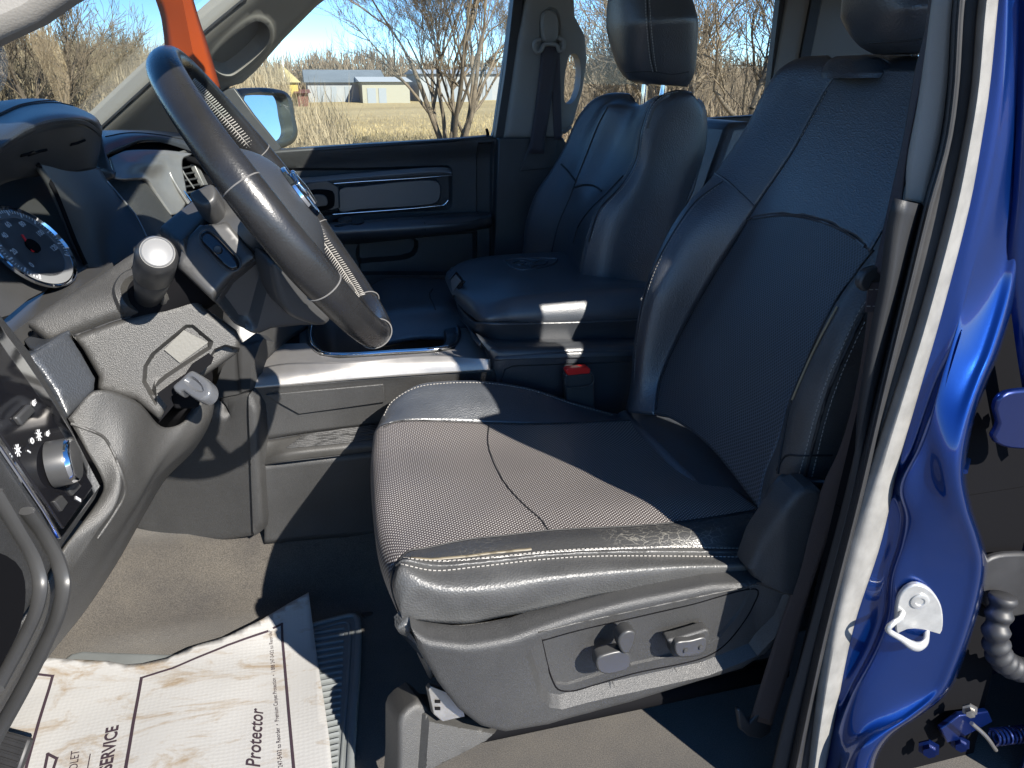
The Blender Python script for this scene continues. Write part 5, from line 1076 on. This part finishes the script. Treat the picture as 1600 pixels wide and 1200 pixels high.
# soft arch over the stack, silver bezel, pocket, vent
arch = patch('dash_top', [[(150, 204, 1.80), (200, 203, 1.9), (256, 205, 1.95), (300, 212, 1.98), (360, 232, 2.0), (420, 250, 2.0)], [(158, 207, 1.60), (200, 205, 1.70), (256, 208, 1.75), (290, 215, 1.78), (340, 236, 1.8), (400, 256, 1.8)], [(160, 225, 1.48), (200, 212, 1.54), (240, 212, 1.58), (280, 220, 1.62), (330, 240, 1.66), (390, 262, 1.7)], [(164, 243, 1.45), (178, 234, 1.48), (192, 228, 1.50), (222, 219, 1.55), (262, 225, 1.60), (320, 244, 1.65), (390, 268, 1.69)]], softdash, da, 60, 6, .01, None)
patch('arch_leg', [[(158, 207, 1.46), (155, 235, 1.44), (150, 262, 1.42), (158, 272, 1.42), (166, 281, 1.42)], [(162, 225, 1.45), (166, 245, 1.43), (172, 260, 1.42), (178, 272, 1.415), (180, 279, 1.42)]], softdash, da, 20, 4, .01)
seam('dash_seam', [(165, 214), (200, 208), (250, 211), (285, 218)], [arch], .0016, threadd, da, 0)
patch('arch_gap', [[(164, 242, 1.49), (200, 226, 1.56), (262, 224, 1.64), (330, 246, 1.68)], [(172, 250, 1.48), (200, 238, 1.53), (262, 236, 1.61), (330, 262, 1.66)]], darkin, da, 30, 3, .01)
bz = patch('silver_bezel', [[(170, 247, 1.45), (185, 240, 1.465), (200, 235, 1.49), (240, 234, 1.53), (272, 236, 1.57), (300, 240, 1.60)], [(173, 251, 1.44), (200, 248, 1.46), (240, 244, 1.51), (266, 243, 1.55), (285, 250, 1.57)], [(176, 262, 1.43), (205, 256, 1.45), (236, 256, 1.49), (258, 262, 1.53), (272, 280, 1.54), (292, 312, 1.55)], [(180, 276, 1.42), (205, 272, 1.44), (226, 272, 1.47), (240, 280, 1.50), (254, 300, 1.51), (280, 332, 1.52)], [(180, 280, 1.42), (200, 279, 1.43), (222, 278, 1.455), (234, 284, 1.48), (246, 302, 1.49), (268, 336, 1.50)]], silver, da, 60, 6, .008)
patch('dash_pocket', [[(166, 280, 1.44), (200, 278, 1.46), (222, 277, 1.48), (236, 284, 1.50)], [(178, 300, 1.42), (205, 302, 1.44), (236, 304, 1.48), (248, 304, 1.50)], [(205, 336, 1.41), (225, 338, 1.43), (256, 338, 1.48), (268, 337, 1.50)], [(232, 376, 1.40), (250, 374, 1.42), (270, 370, 1.46), (292, 366, 1.48)]], plastic, da, 30, 7, .01)
vp = plane((262, 262, 1.56), (330, 262, 1.72), (292, 315, 1.56))
vent = prism('vent_back', [(264, 250), (300, 238), (356, 240), (356, 330), (300, 324), (268, 280)], vp, darkin, da, .02, -.02, 0)
tube('vent_frame', [onp(x, y, vp)+vp[1]*.004 for x, y in [(346, 246), (300, 243), (276, 248), (263, 256), (264, 270), (276, 292), (293, 316)]], .0055, chrome, da, n=60)
tube('vent_frame', [onp(x, y, vp)+vp[1]*.008 for x, y in [(346, 240), (300, 237), (272, 243), (258, 254), (259, 272), (272, 296), (288, 320)]], .003, silver, da, n=60)
for k in range(5):
    prism('vent_slat', [(270+k*5, 264+k*9), (300+k*6, 258+k*9), (301+k*6, 260.5+k*9), (271+k*5, 266.5+k*9)], vp, smooth_pl, da, .015, -.001, 0)
tube('vent_divider', [onp(x, y, vp) for x, y in [(279, 256), (290, 275), (303, 294)]], .0016, silver, da)
prism('display', [(303, 252), (340, 250), (350, 285), (322, 290)], (vp[0], vp[1]), gloss, da, .01, .002, .001)
prism('display_edge', [(300, 256), (304, 252), (323, 290), (316, 290)], vp, silver, da, .01, .004, .001)
tube('mirror_mount_tag', [(230, 236, 1.5), (236, 237, 1.5)], .001, silver, da) if False else None
# lower centre stack beside the footwell
relief('stack_side', [(352, 640), (336, 622), (394, 611), (404, 640), (408, 722), (413, 812), (411, 828), (396, 840), (340, 849), (280, 852), (232, 843), (204, 826), (196, 800), (240, 720), (290, 660), (336, 624)], plane((394, 620, 1.485), (412, 812, 1.485), (230, 830, 1.60)), plastic, da, step=9, thick=.1, edge=12, edgeh=.012, feats=[([(387, 600), (396, 860), (420, 860), (412, 600)], .010, 4)])
relief('stack_side_trim', [(330, 624), (347, 575), (372, 540), (400, 520), (412, 530), (396, 575), (393, 609), (372, 616)], plane((347, 590, 1.53), (393, 605, 1.49), (400, 530, 1.53)), smooth_pl, da, step=8, thick=.04, feats=[([(368, 540), (374, 618), (440, 618), (440, 520)], .006, 6)])
patch('stack_front', [[(350, 480, 1.66), (398, 490, 1.66), (440, 500, 1.75), (500, 470, 1.95)], [(340, 585, 1.60), (396, 575, 1.60), (440, 540, 1.72), (500, 500, 1.95)]], smooth_pl, da, 12, 4, .01)
# knee bolster and dash end
R0 = [g3(335, 610, 1.10), g3(332, 650, 1.08), g3(306, 700, 1.05), g3(258, 750, 1.02), g3(230, 796, 1.0), g3(185, 876, .96), g3(135, 952, .92), g3(66, 1040, .88), g3(0, 1140, .84), g3(-70, 1240, .8)]
R1 = [(327, 605, 1.02), (326, 650, 1.0), (300, 695, .98), (252, 742, .95), (225, 790, .93), (180, 870, .90), (130, 945, .87), (62, 1032, .82), (0, 1125, .78), (-70, 1225, .75)]
R2 = [(302, 650, .975), (285, 682, .955), (245, 738, .925), (215, 788, .905), (160, 880, .865), (100, 968, .82), (36, 1060, .775), (-30, 1150, .74), (-80, 1210, .72)]
R3 = [(258, 668, .945), (240, 712, .915), (218, 775, .885), (160, 862, .84), (100, 950, .80), (30, 1046, .75), (-40, 1140, .71), (-85, 1200, .70)]
R4 = [(212, 626, .91), (198, 700, .875), (192, 770, .855), (146, 842, .82), (85, 930, .775), (20, 1020, .73), (-60, 1120, .69), (-90, 1170, .68)]
R5 = [(150, 611, .885), (160, 680, .872), (172, 700, .868), (187, 740, .855), (180, 790, .84), (130, 852, .81), (76, 932, .765), (14, 1016, .72), (-60, 1110, .685), (-90, 1160, .675)]
R6 = [(106, 654, .87), (130, 694, .862), (162, 760, .852), (154, 780, .845), (104, 852, .80), (64, 930, .757), (8, 1010, .712), (-60, 1100, .68), (-95, 1150, .67)]
knee = patch('knee_bolster', [R0, R1, R2, R3, R4, R5, R6], plasticL, da, 90, 7, .01, None)
seam('bolster_crease', [(111, 662), (150, 676), (163, 684), (175, 703), (188, 735), (195, 770), (180, 800), (152, 842)], [knee], .0018, plasticL, da, .0)
swp = plane((0, 525, .745), (85, 842, .715), (147, 762, .835))
relief('dash_end_panel', [(-120, 340), (-60, 400), (0, 482), (50, 545), (104, 640), (128, 690), (163, 760), (154, 780), (104, 852), (64, 930), (10, 1010), (-60, 1100), (-200, 1200)], swp, plastic, da, step=10, thick=.38, edge=10, edgeh=.008)
for nm, pts, r_ in (('opening_seal', [(30, 800), (58, 838), (80, 880), (88, 915), (80, 960), (58, 1010), (22, 1080), (-30, 1170)], .0075), ('opening_seal', [(-20, 770), (14, 826), (44, 880), (52, 915), (45, 955), (22, 1005), (-20, 1080)], .006)):
    tube(nm, [onp(x, y, swp)+swp[1]*.006 for x, y in pts], r_, smooth_pl, da, n=50, flat=.6)
prism('end_recess', cr2([(-80, 860), (0, 868), (26, 890), (33, 925), (26, 975), (0, 1030), (-60, 1120), (-120, 1100)], 40), swp, darkin, da, .004, .004, .001)
swo = [(-60, 430), (0, 523), (30, 562), (64, 612), (106, 680), (150, 762), (86, 845), (58, 800), (0, 716), (-60, 630)]
prism('switch_bezel', swo, swp, chrome, da, .01, .006, .003, 3)
prism('switch_panel', [(-60, 470), (0, 556), (24, 588), (58, 634), (92, 690), (134, 762), (87, 828), (60, 788), (0, 700), (-60, 612)], swp, gloss, da, .01, .0075, .001)
kc = onp(66, 728, swp)+swp[1]*.008; kax = (swp[1]*.95+Vector((0, .12, .0))).normalized()
kn = disc('light_switch_knob', kc, kax, 0, 0, smooth_pl, da, 40, [(0, .0225), (.014, .022), (.017, .021)])
disc('knob_ring', kc+kax*.0165, kax, 0, 0, chrome, kn, 40, [(0, .0215), (.0035, .0205), (.005, .0185)]); disc('knob_face', kc+kax*.018, kax, 0, 0, smooth_pl, kn, 40, [(0, .0185), (.004, .0185), (.0045, .016), (.0045, 0)])
def icon(kind, px, py, s):
    c = onp(px, py, swp)+swp[1]*.0082; u = swp[1].cross(Vector((0, 1, 0))).normalized(); u = u if u.z > 0 else -u; v = swp[1].cross(u); G = []
    if kind == 'sun':
        for k in range(8):
            a = k*math.pi/4; d = u*math.cos(a)+v*math.sin(a); G.append(box_geo(c+d*s*.75, d*s*.28, d.cross(swp[1])*s*.1, swp[1]*.0002))
        G.append(tube_geo([c+(u*math.cos(i*math.pi/5)+v*math.sin(i*math.pi/5))*s*.33 for i in range(10)], s*.09, 4, True))
    elif kind == 'ring': G.append(tube_geo([c+(u*math.cos(i*math.pi/6)+v*math.sin(i*math.pi/6))*s*.5 for i in range(12)], s*.12, 4, True))
    elif kind == 'lamp':
        G.append(tube_geo([c+u*s*.4*math.cos(i*math.pi/8)+v*s*.5*math.sin(i*math.pi/8) for i in range(9)], s*.1, 4)); G.append(tube_geo([c-u*s*.4, c+u*s*.4], s*.1, 4))
        for k in (-1, 0, 1): G.append(box_geo(c-v*s*.6+u*k*s*.28, v*s*.3, u*s*.06, swp[1]*.0002))
    else: G.append(box_geo(c, (u*.7+v*.7)*s*.5, (u*.7-v*.7)*s*.14, swp[1]*.0002)); 
    V, F = join(G); link('printed_icon', V, F, iconm, da, flat=True)
for a in (('sun', 12, 706, .0055), ('bar', 30, 708, .0055), ('ring', 35, 691, .005), ('sun', 46, 682, .0055), ('lamp', 60, 680, .0055), ('lamp', 38, 632, .006), ('lamp', 80, 790, .0055), ('bar', 109, 782, .012), ('sun', 101, 716, .001)): icon(*a)
bev(prism('dimmer_button', [(4, 655), (26, 634), (36, 645), (14, 668)], swp, smooth_pl, da, .006, .012, .002), .0015)
prism('dimmer_key', [(90, 766), (104, 754), (112, 762), (98, 777)], swp, smooth_pl, da, .004, .010, .001); prism('dimmer_key', [(68, 786), (80, 776), (90, 788), (80, 802)], swp, smooth_pl, da, .004, .010, .001)
# dark box left of the column
relief('column_side_box', [(40, 555), (54, 548), (107, 515), (128, 548), (152, 590), (150, 610), (106, 656), (86, 612), (64, 580)], plane((54, 548, .92), (107, 515, .96), (106, 650, .90)), softdash, da, step=8, thick=.06, edge=6, edgeh=.008)
patch('box_top', [[(37, 531, 1.0), (60, 514, 1.02), (82, 500, 1.04), (100, 508, 1.03)], [(44, 540, .96), (70, 528, .98), (95, 514, 1.0), (106, 515, .99)], [(54, 548, .925), (80, 533, .94), (107, 516, .96), (108, 516, .96)]], softdash, da, 20, 5, .006)
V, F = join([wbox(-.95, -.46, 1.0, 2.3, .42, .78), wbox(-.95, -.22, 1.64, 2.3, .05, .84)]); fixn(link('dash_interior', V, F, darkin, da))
patch('firewall_trim', [[(-80, 440, 1.12), (30, 500, 1.12), (110, 560, 1.12), (240, 640, 1.12), (330, 640, 1.12)], [(-80, 900, 1.2), (60, 800, 1.2), (150, 760, 1.2), (240, 700, 1.2), (330, 660, 1.2)]], darkin, da, 20, 3, .01)

# ================================================================== steering column
sc_ = thing('steering_column', 'grey plastic steering column shroud with round-tipped turn signal stalk and clear tilt lever', 'steering column', P(230, 520, y=1.05))
ush = relief('upper_shroud', [(40, 508), (90, 470), (150, 430), (190, 400), (225, 377), (246, 365), (262, 388), (278, 418), (305, 464), (260, 477), (175, 502), (115, 524), (80, 540)], plane((90, 500, .985), (262, 400, 1.02), (270, 470, .985)), plasticL, sc_, step=8, thick=.06, edge=10, edgeh=.02,
    feats=[(cr2([(184, 478), (180, 456), (192, 430), (216, 420), (244, 430), (262, 450), (266, 480), (250, 500), (215, 505), (192, 494)], 40), .008, 8), (cr2([(200, 476), (198, 455), (210, 440), (232, 438), (252, 452), (256, 475), (240, 488), (214, 490)], 40), -.014, 6)], bulge=lambda x, y: .012*math.exp(-((y-490+(x-115)*.31)/40)**2))
lsh = relief('lower_shroud', [(104, 516), (116, 525), (176, 503), (260, 478), (305, 465), (325, 485), (352, 504), (370, 517), (376, 530), (375, 552), (346, 573), (318, 592), (290, 610), (262, 640), (250, 660), (212, 628), (150, 612), (152, 590), (128, 548)], plane((115, 524, .965), (305, 464, .99), (240, 640, .95)), plasticL, sc_, step=7, thick=.05, edge=9, edgeh=.012,
    feats=[([(222, 598), (224, 572), (236, 552), (262, 530), (290, 507), (302, 507), (334, 534), (330, 545), (262, 590), (244, 605), (246, 640)], -.010, 6), ([(298, 600), (335, 545), (352, 538), (380, 545), (380, 620)], -.02, 5)])
prism('label_plate', [(256, 547), (287, 516), (325, 536), (281, 568)], plane((115, 524, .965), (305, 464, .99), (240, 640, .95)), mat('label_grey', (.12, .115, .10), .45, bump=.2, bscale=300), sc_, .002, -.007, 0)
prism('lever_slot', [(246, 614), (268, 598), (290, 583), (300, 568), (326, 551), (334, 558), (330, 568), (300, 592), (266, 620), (272, 632), (248, 660), (262, 634)], plane((115, 524, .955), (305, 464, .98), (240, 640, .94)), darkin, sc_, .004, .008, 0)
seam('shroud_joint', [(115, 525), (145, 514), (175, 503), (215, 492)], [ush, lsh], .0018, threadd, sc_, 0); seam('shroud_joint', [(252, 480), (280, 472), (304, 465)], [ush, lsh], .0018, threadd, sc_, 0)
lv = relief('tilt_lever', cr2([(268, 604), (280, 592), (297, 578), (304, 580), (326, 598), (328, 612), (322, 622), (312, 626), (292, 616), (284, 610), (276, 614)], 40), plane((268, 604, .93), (327, 605, .905), (310, 625, .90)), clear, sc_, step=5, thick=.012, feats=[(cr2([(288, 596), (298, 587), (316, 602), (318, 612), (306, 612)], 24), -.004, 4)], edge=5, edgeh=.005)
prism('lever_stem', [(262, 610), (272, 602), (300, 618), (312, 636), (300, 640), (272, 640)], plane((262, 610, .955), (300, 618, .955), (290, 640, .955)), darkin, sc_, .02, 0, .003)
# stalk
s0 = P(231, 470, y=1.01); s1 = P(246, 394, y=.865); sx = s1-s0; sl = sx.length; sx.normalize()
V, F = lathe_geo(s0, sx, [(-.01, .016), (sl*.28, .0165), (sl*.30, .0175), (sl*.60, .0205), (sl*.61, .0195), (sl*.625, .0195), (sl*.64, .0215), (sl*.93, .0215), (sl*.98, .0195), (sl, .0172), (sl, .0150)], 40); st = fixn(link('turn_signal_stalk', V, F, smooth_pl, sc_))
disc('stalk_end_cap', s0+sx*sl, sx, 0, 0, mat('pale_grey_cap', (.17, .17, .17), .35), st, 32, [(-.002, .0165), (.001, .0165), (.0022, .0155), (.0008, .0148), (.0015, .012), (.0028, .007), (.003, 0)])

# ================================================================== steering wheel
sw = thing('steering_wheel', 'black leather steering wheel with cross-stitched rim and shiny hub emblem', 'steering wheel', Vector((-.03, 1.03, .87)))
wa = P(260, 96, y=1.03); wb = P(589, 509, y=1.03); wc = (wa+wb)/2; WR = (wa-wb).length/2
e1 = (wa-wb).normalized(); wN = Vector((-e1.z, 0, e1.x)); wN = wN if wN.x > 0 else -wN; e2 = Vector((0, 1, 0))
def wp(a, r=1, h=0): return wc+(e1*math.cos(a)+e2*math.sin(a))*WR*r+wN*h
N_ = 160; V = []; F = []; SD = 20
for i in range(N_):
    a = 2*math.pi*i/N_; c = wp(a); rad = (c-wc).normalized()
    g = .0185+.0025*(math.exp(-((abs(abs(a-math.pi)-math.pi*.5)-.12)/.35)**2))
    for k in range(SD):
        t = 2*math.pi*k/SD; V.append(c+rad*math.cos(t)*g*.86+wN*math.sin(t)*g*1.08)
for i in range(N_):
    for k in range(SD): F.append((i*SD+k, i*SD+(k+1) % SD, ((i+1) % N_)*SD+(k+1) % SD, ((i+1) % N_)*SD+k))
rim_ = fixn(link('rim', V, F, leather_w, sw, None, None))
def wheel_stitch(a0, a1, n, name='cross_stitching'):
    G = []
    for i in range(n):
        a = a0+(a1-a0)*i/(n-1); da = (a1-a0)/n*.45
        for s in (-1, 1):
            pts = []
            for t in (0, .5, 1):
                ang = math.pi + s*t*.42; aa = a+da*t*(1); c = wp(aa); rad = (c-wc).normalized()
                pts.append(c+rad*math.cos(ang)*.0185*.86*1.03+wN*math.sin(ang)*.0185*1.08*1.03)
            G.append(tube_geo(pts, .0006, 5))
    pts = [wp(a0+(a1-a0)*i/60)-(wp(a0+(a1-a0)*i/60)-wc).normalized()*.0162 for i in range(61)]
    V, F = join(G); link(name, V, F, thread, rim_, None, None)
    V, F = tube_geo(pts, .0009, 5); link('rim_seam', V, F, thread, rim_, None, None)
wheel_stitch(.35, 1.45, 46); wheel_stitch(1.95, 2.75, 36); wheel_stitch(-1.45, -.35, 46); wheel_stitch(-2.75, -1.95, 36)
for a in (1.28, 1.95, -1.28, -2.75, 2.75, -1.95):
    c = wp(a); rad = (c-wc).normalized(); r = .0193 if abs(a) > 2.5 or True else .02
    tube('rim_band_seam', [c+rad*math.cos(t)*r*.90+wN*math.sin(t)*r*1.13 for t in [k*math.pi/8 for k in range(16)]], .0008, thread_dim, rim_, n=40, closed=True, sides=5)
# spokes, airbag pad, emblem, rear cover
for a, w in ((1.62, .034), (-1.62, .034), (2.62, .016), (-2.62, .016)):
    tube('spoke', [wp(a, .98, -.004), wp(a, .8, -.012), wp(a, .45, -.018)], lambda t, w=w: w*(1.05-.25*math.sin(t*math.pi)), leather_w if w > .02 else smooth_pl, sw, n=16, sides=16, flat=.45, up=wN)
V = []; F = []; NR, NA = 10, 48
for i in range(NR+1):
    r = i/NR
    for k in range(NA):
        a = 2*math.pi*k/NA; shape = 1+.10*math.cos(2*a)
        ht = .036*(1-r**3.0)-.006
        V.append(wc+(e1*math.cos(a)*.082*shape+e2*math.sin(a)*.095)*r+wN*ht)
F = [(i*NA+k, i*NA+(k+1) % NA, (i+1)*NA+(k+1) % NA, (i+1)*NA+k) for i in range(NR) for k in range(NA)]
pad = fixn(link('airbag_pad', V, F, softdash, sw, None, 60))
disc('emblem_disc', wc+wN*.0285, wN, 0, 0, chrome, pad, 40, [(0, .036), (.004, .035), (.005, .033), (.0035, .031), (.0035, 0)])
for s in (-1, 1):
    tube('emblem_horn', [wc+wN*.035+e1*.016+e2*.002*s, wc+wN*.036+e1*.022+e2*.014*s, wc+wN*.036+e1*.010+e2*.024*s, wc+wN*.036-e1*.006+e2*.020*s, wc+wN*.036-e1*.004+e2*.011*s], lambda t: .0042-.0022*t, chrome, pad, n=24)
tube('emblem_head', [wc+wN*.035+e1*.018, wc+wN*.037, wc+wN*.036-e1*.022], lambda t: .008-.0035*t, chrome, pad, n=12, flat=.6, up=wN)
relief('wheel_rear_cover', [(282, 380), (310, 350), (345, 346), (352, 340), (378, 372), (404, 401), (380, 420), (357, 437), (340, 457), (330, 468), (300, 440), (275, 417)], plane((282, 390, .96), (352, 345, .97), (335, 460, .94)), smooth_pl, sw, step=8, thick=.08, edge=7, edgeh=.01)
relief('wheel_lower_cover', [(402, 400), (425, 400), (470, 440), (520, 490), (505, 512), (470, 512), (425, 517), (400, 528), (367, 510), (330, 470), (340, 457), (357, 437)], plane((402, 402, .955), (330, 470, .955), (480, 505, .99)), smooth_pl, sw, step=8, thick=.10, edge=8, edgeh=.012, feats=[([(338, 470), (357, 440), (402, 402), (430, 402), (424, 430), (400, 520), (367, 510)], -.012, 14)])
relief('spoke_pod', cr2([(424, 408), (440, 414), (480, 460), (520, 497), (508, 511), (474, 505), (452, 494), (437, 472), (427, 440)], 50), plane((424, 412, .905), (510, 505, .94), (440, 470, .915)), smooth_pl, sw, step=6, thick=.04, edge=9, edgeh=.012)
relief('column_top_cover', [(246, 354), (270, 334), (300, 311), (332, 304), (342, 318), (318, 345), (283, 380)], plane((246, 354, 1.0), (320, 315, 1.04), (283, 378, .955)), smooth_pl, sw, step=7, thick=.05, edge=5, edgeh=.006)
relief('paddle_cap', cr2([(294, 301), (312, 291), (330, 285), (338, 296), (336, 312), (318, 322), (300, 313)], 30), plane((296, 300, .965), (334, 290, .965), (320, 320, .95)), smooth_pl, sw, step=5, thick=.03, edge=6, edgeh=.008)
bo = cr2([(313, 366), (322, 360), (334, 366), (356, 388), (372, 408), (372, 418), (362, 422), (350, 415), (328, 393), (314, 377)], 40)
bp_ = plane((282, 390, .948), (352, 345, .958), (335, 460, .928))
rb = relief('radio_switch', bo, (bp_[0]+bp_[1]*.002, bp_[1]), gloss, sw, step=4, thick=.006, edge=4, edgeh=.004)
tube('switch_ring', [onp(x, y, (bp_[0]+bp_[1]*.003, bp_[1])) for x, y in cr2([(312, 366), (322, 358), (336, 365), (358, 387), (375, 408), (374, 420), (361, 424), (348, 416), (326, 394), (312, 378)], 24)], .0012, smooth_pl, rb, n=60, closed=True)
disc('switch_dimple', onp(341, 391, bp_)+bp_[1]*.004, bp_[1], 0, 0, smooth_pl, rb, 16, [(0, .005), (.002, .004), (.0012, 0)])
tube('column_core', [wc-wN*.06, wc-wN*.22, wc-wN*.30], .05, darkin, sc_, n=6, sides=20)
tube('hub', [wc-wN*.07, wc-wN*.01], .062, smooth_pl, sw, n=3, sides=24)

# ================================================================== hanging tag, footwell things
ot = thing('hang_tag', 'orange folded hang tag behind the top of the steering wheel', 'hang tag', P(290, 60, y=1.75))
patch('card', [[(226, -70, 1.70), (240, -10, 1.70), (251, 25, 1.70), (255, 50, 1.70), (258, 80, 1.70), (262, 130, 1.70)], [(270, -70, 1.66), (283, -10, 1.66), (294, 45, 1.66), (303, 90, 1.66), (312, 140, 1.66)], [(286, -70, 1.72), (300, -10, 1.72), (313, 35, 1.72), (322, 62, 1.72), (340, 122, 1.72), (345, 140, 1.72)]], orange, ot, 30, 3, .002, 20, lin=True)
MZ = .012
def mat_surf(x, y): return floor_h(x, y)*.6 + MZ
fm = thing('floor_mat', 'grey ribbed rubber floor mat under the paper on the driver floor', 'floor mat', P(500, 1080, z=0))
mo_ = [(112, 1020), (130, 1016), (200, 1019), (262, 1021), (420, 1000), (489, 974), (540, 959), (555, 957), (563, 963), (565, 985), (562, 1060), (558, 1110), (553, 1200), (550, 1300), (-100, 1300), (60, 1060)]
mp_ = [onp(x, y, zplane(MZ)) for x, y in mo_]
base_ = relief('mat_base', mo_, zplane(MZ), matrub, fm, step=12, thick=.01, edge=6, edgeh=.004)
tube('mat_border', [onp(x, y, zplane(MZ+.002)) for x, y in [(486, 977), (538, 963), (552, 961), (558, 967), (560, 985), (557, 1060), (552, 1110), (547, 1200), (543, 1290)]], .006, matrub, fm, n=60, flat=.6)
tube('mat_border', [onp(x, y, zplane(MZ+.001)) for x, y in [(492, 985), (542, 972), (546, 980), (544, 1060), (540, 1110), (533, 1200), (528, 1290)]], .003, matrub, fm, n=60, flat=.8)
for k in range(30):
    yy = 986+k*9.6; a = onp(486, yy+5+k*.1, zplane(MZ+.002)); b2 = onp(538-k*.45, yy-4, zplane(MZ+.002)); V, F = tube_geo([a, b2], .0032, 6); link('mat_rib', V, F, matrub, fm)
tube('mat_clip', [(566, 962, 1.33), (585, 958, 1.34), (600, 956, 1.35)], .008, rubber, fm, flat=.4)
# paper
def paper_h(x, y):
    p = noise.noise(Vector((x*5, y*5, 7)))*.008 + noise.noise(Vector((x*14, y*9, 2)))*.002
    return MZ+.012+p+.02*max(0, (y-1.22)/.12)**2
pt_ = [(62, 1031), (112, 1033), (169, 1033), (197, 1037), (225, 1034), (262, 1025), (300, 1010), (356, 995), (405, 976), (450, 955), (484, 941), (488, 970), (492, 1000), (499, 1050), (507, 1100), (514, 1150), (519, 1200), (528, 1290), (300, 1300), (-160, 1300), (-80, 1160), (0, 1090)]
po = [onp(x, y, zplane(MZ+.018)) for x, y in pt_]
def paper_mesh():
    A = [(v.x, v.y) for v in po]; xs_ = np.arange(min(a[0] for a in A)+.005, max(a[0] for a in A), .012); ys_ = np.arange(min(a[1] for a in A)+.005, max(a[1] for a in A), .012)
    gx, gy = np.meshgrid(xs_, ys_); gx = gx.ravel(); gy = gy.ravel(); k = sdist(A, gx, gy) > .004; verts = []; ed = []
    for i in range(len(A)):
        a = np.array(A[i]); b_ = np.array(A[(i+1) % len(A)]); m_ = max(1, int(np.hypot(*(b_-a))//.012)); verts += [tuple(a+(b_-a)*j/m_) for j in range(m_)]
    nb_ = len(verts); ed = [(i, (i+1) % nb_) for i in range(nb_)]; verts += list(zip(gx[k], gy[k]))
    res = geometry.delaunay_2d_cdt([Vector(v) for v in verts], ed, [], 1, 1e-5)
    return [Vector((v.x, v.y, paper_h(v.x, v.y))) for v in res[0]], [tuple(f) for f in res[2]]
pp = thing('paper_mat', 'dirty white printed paper floor protector lying over the rubber mat', 'paper mat', P(260, 1100, z=0))
V, F = paper_mesh(); sheet = link('sheet', V, F, paperm, pp, None, None); md = sheet.modifiers.new('s', 'SOLIDIFY'); md.thickness = .0006; md.offset = -1
lift = lambda p: Vector((p.x, p.y, paper_h(p.x, p.y)+.0011))
def pq(px, py): v = onp(px, py, zplane(MZ+.014)); return Vector((v.x, v.y, 0))
def pline(name, pts, w):
    q = cr([Vector((a, b_, 0)) for a, b_ in pts], 2) if False else None; G = []
    for (a, b_) in zip(pts, pts[1:]):
        A_, B_ = pq(*a), pq(*b_); d = (B_-A_); L = d.length; d.normalize(); s = Vector((-d.y, d.x, 0))*w/2; n_ = max(2, int(L/.01)); A_ -= d*w/2; B_ += d*w/2
        Vv = []; 
        for i in range(n_+1):
            c = A_.lerp(B_, i/n_); Vv += [lift(c-s), lift(c+s)]
        G.append((Vv, [(2*i, 2*i+1, 2*i+3, 2*i+2) for i in range(n_)]))
    V, F = join(G); return link(name, V, F, ink, pp, flat=True)
pline('printed_border', [(46, 1056), (83, 1059), (60, 1130), (41, 1194), (20, 1270)], .0050)
pline('printed_border', [(197, 1270), (197, 1200), (208, 1130), (221, 1059), (270, 1044), (356, 1010), (418, 990)], .0052)
pline('printed_border', [(429, 985), (441, 980), (441, 996), (450, 1100), (459, 1200), (466, 1280)], .0046)
pline('printed_rule', [(141, 1178), (134, 1215), (125, 1280)], .0016)
pline('printed_logo', [(58, 1250), (74, 1176), (88, 1183), (66, 1250)], .0045)
def ptext(s, a, b_, side, cap, shear=0, bold=0, name='printed_text', last=True):
    """baseline through a->b_ (as seen); the text ends at b_"""
    A_, B_ = pq(*a), pq(*b_); d = (B_-A_).normalized(); n_ = Vector((-d.y, d.x, 0))*side
    o_ = text_mesh(name, s, cap/.70, B_, d, n_, ink, pp, fn=lift, shear=shear, bold=bold, align='RIGHT' if last else 'LEFT'); return o_
ptext('SERVICE', (170, 1230), (185, 1132), 1, .0185, bold=.0008)
ptext('CHEVROLET', (118, 1230), (124, 1170), 1, .0125, shear=.2)
ptext('Protector', (404, 1230), (411, 1106), 1, .022, shear=.45, bold=.0004)
ptext('888 247-5432 to Reorder  \u2022  Premium Carpet Protection  \u2022  1 888 247-5432 to Reorder', (441, 1190), (425, 988), 1, .0068)

fp = thing('foot_pedal', 'dark ribbed rubber pedal at the lower left corner above the paper', 'pedal', P(10, 1180, z=.06))
ppl = plane(P(-30, 1132, z=.09), P(45, 1155, z=.09), P(10, 1215, z=.05))
bev(prism('pedal_pad', [(-40, 1130), (46, 1154), (24, 1216), (-60, 1216)], ppl, rubber, fp, .012, 0, .003), .003)
for k in range(7):
    V, F = tube_geo([onp(-38-k*3, 1139+k*10, ppl), onp(40-k*4, 1162+k*10, ppl)], .0022, 6); link('pedal_rib', V, F, rubber, fp)
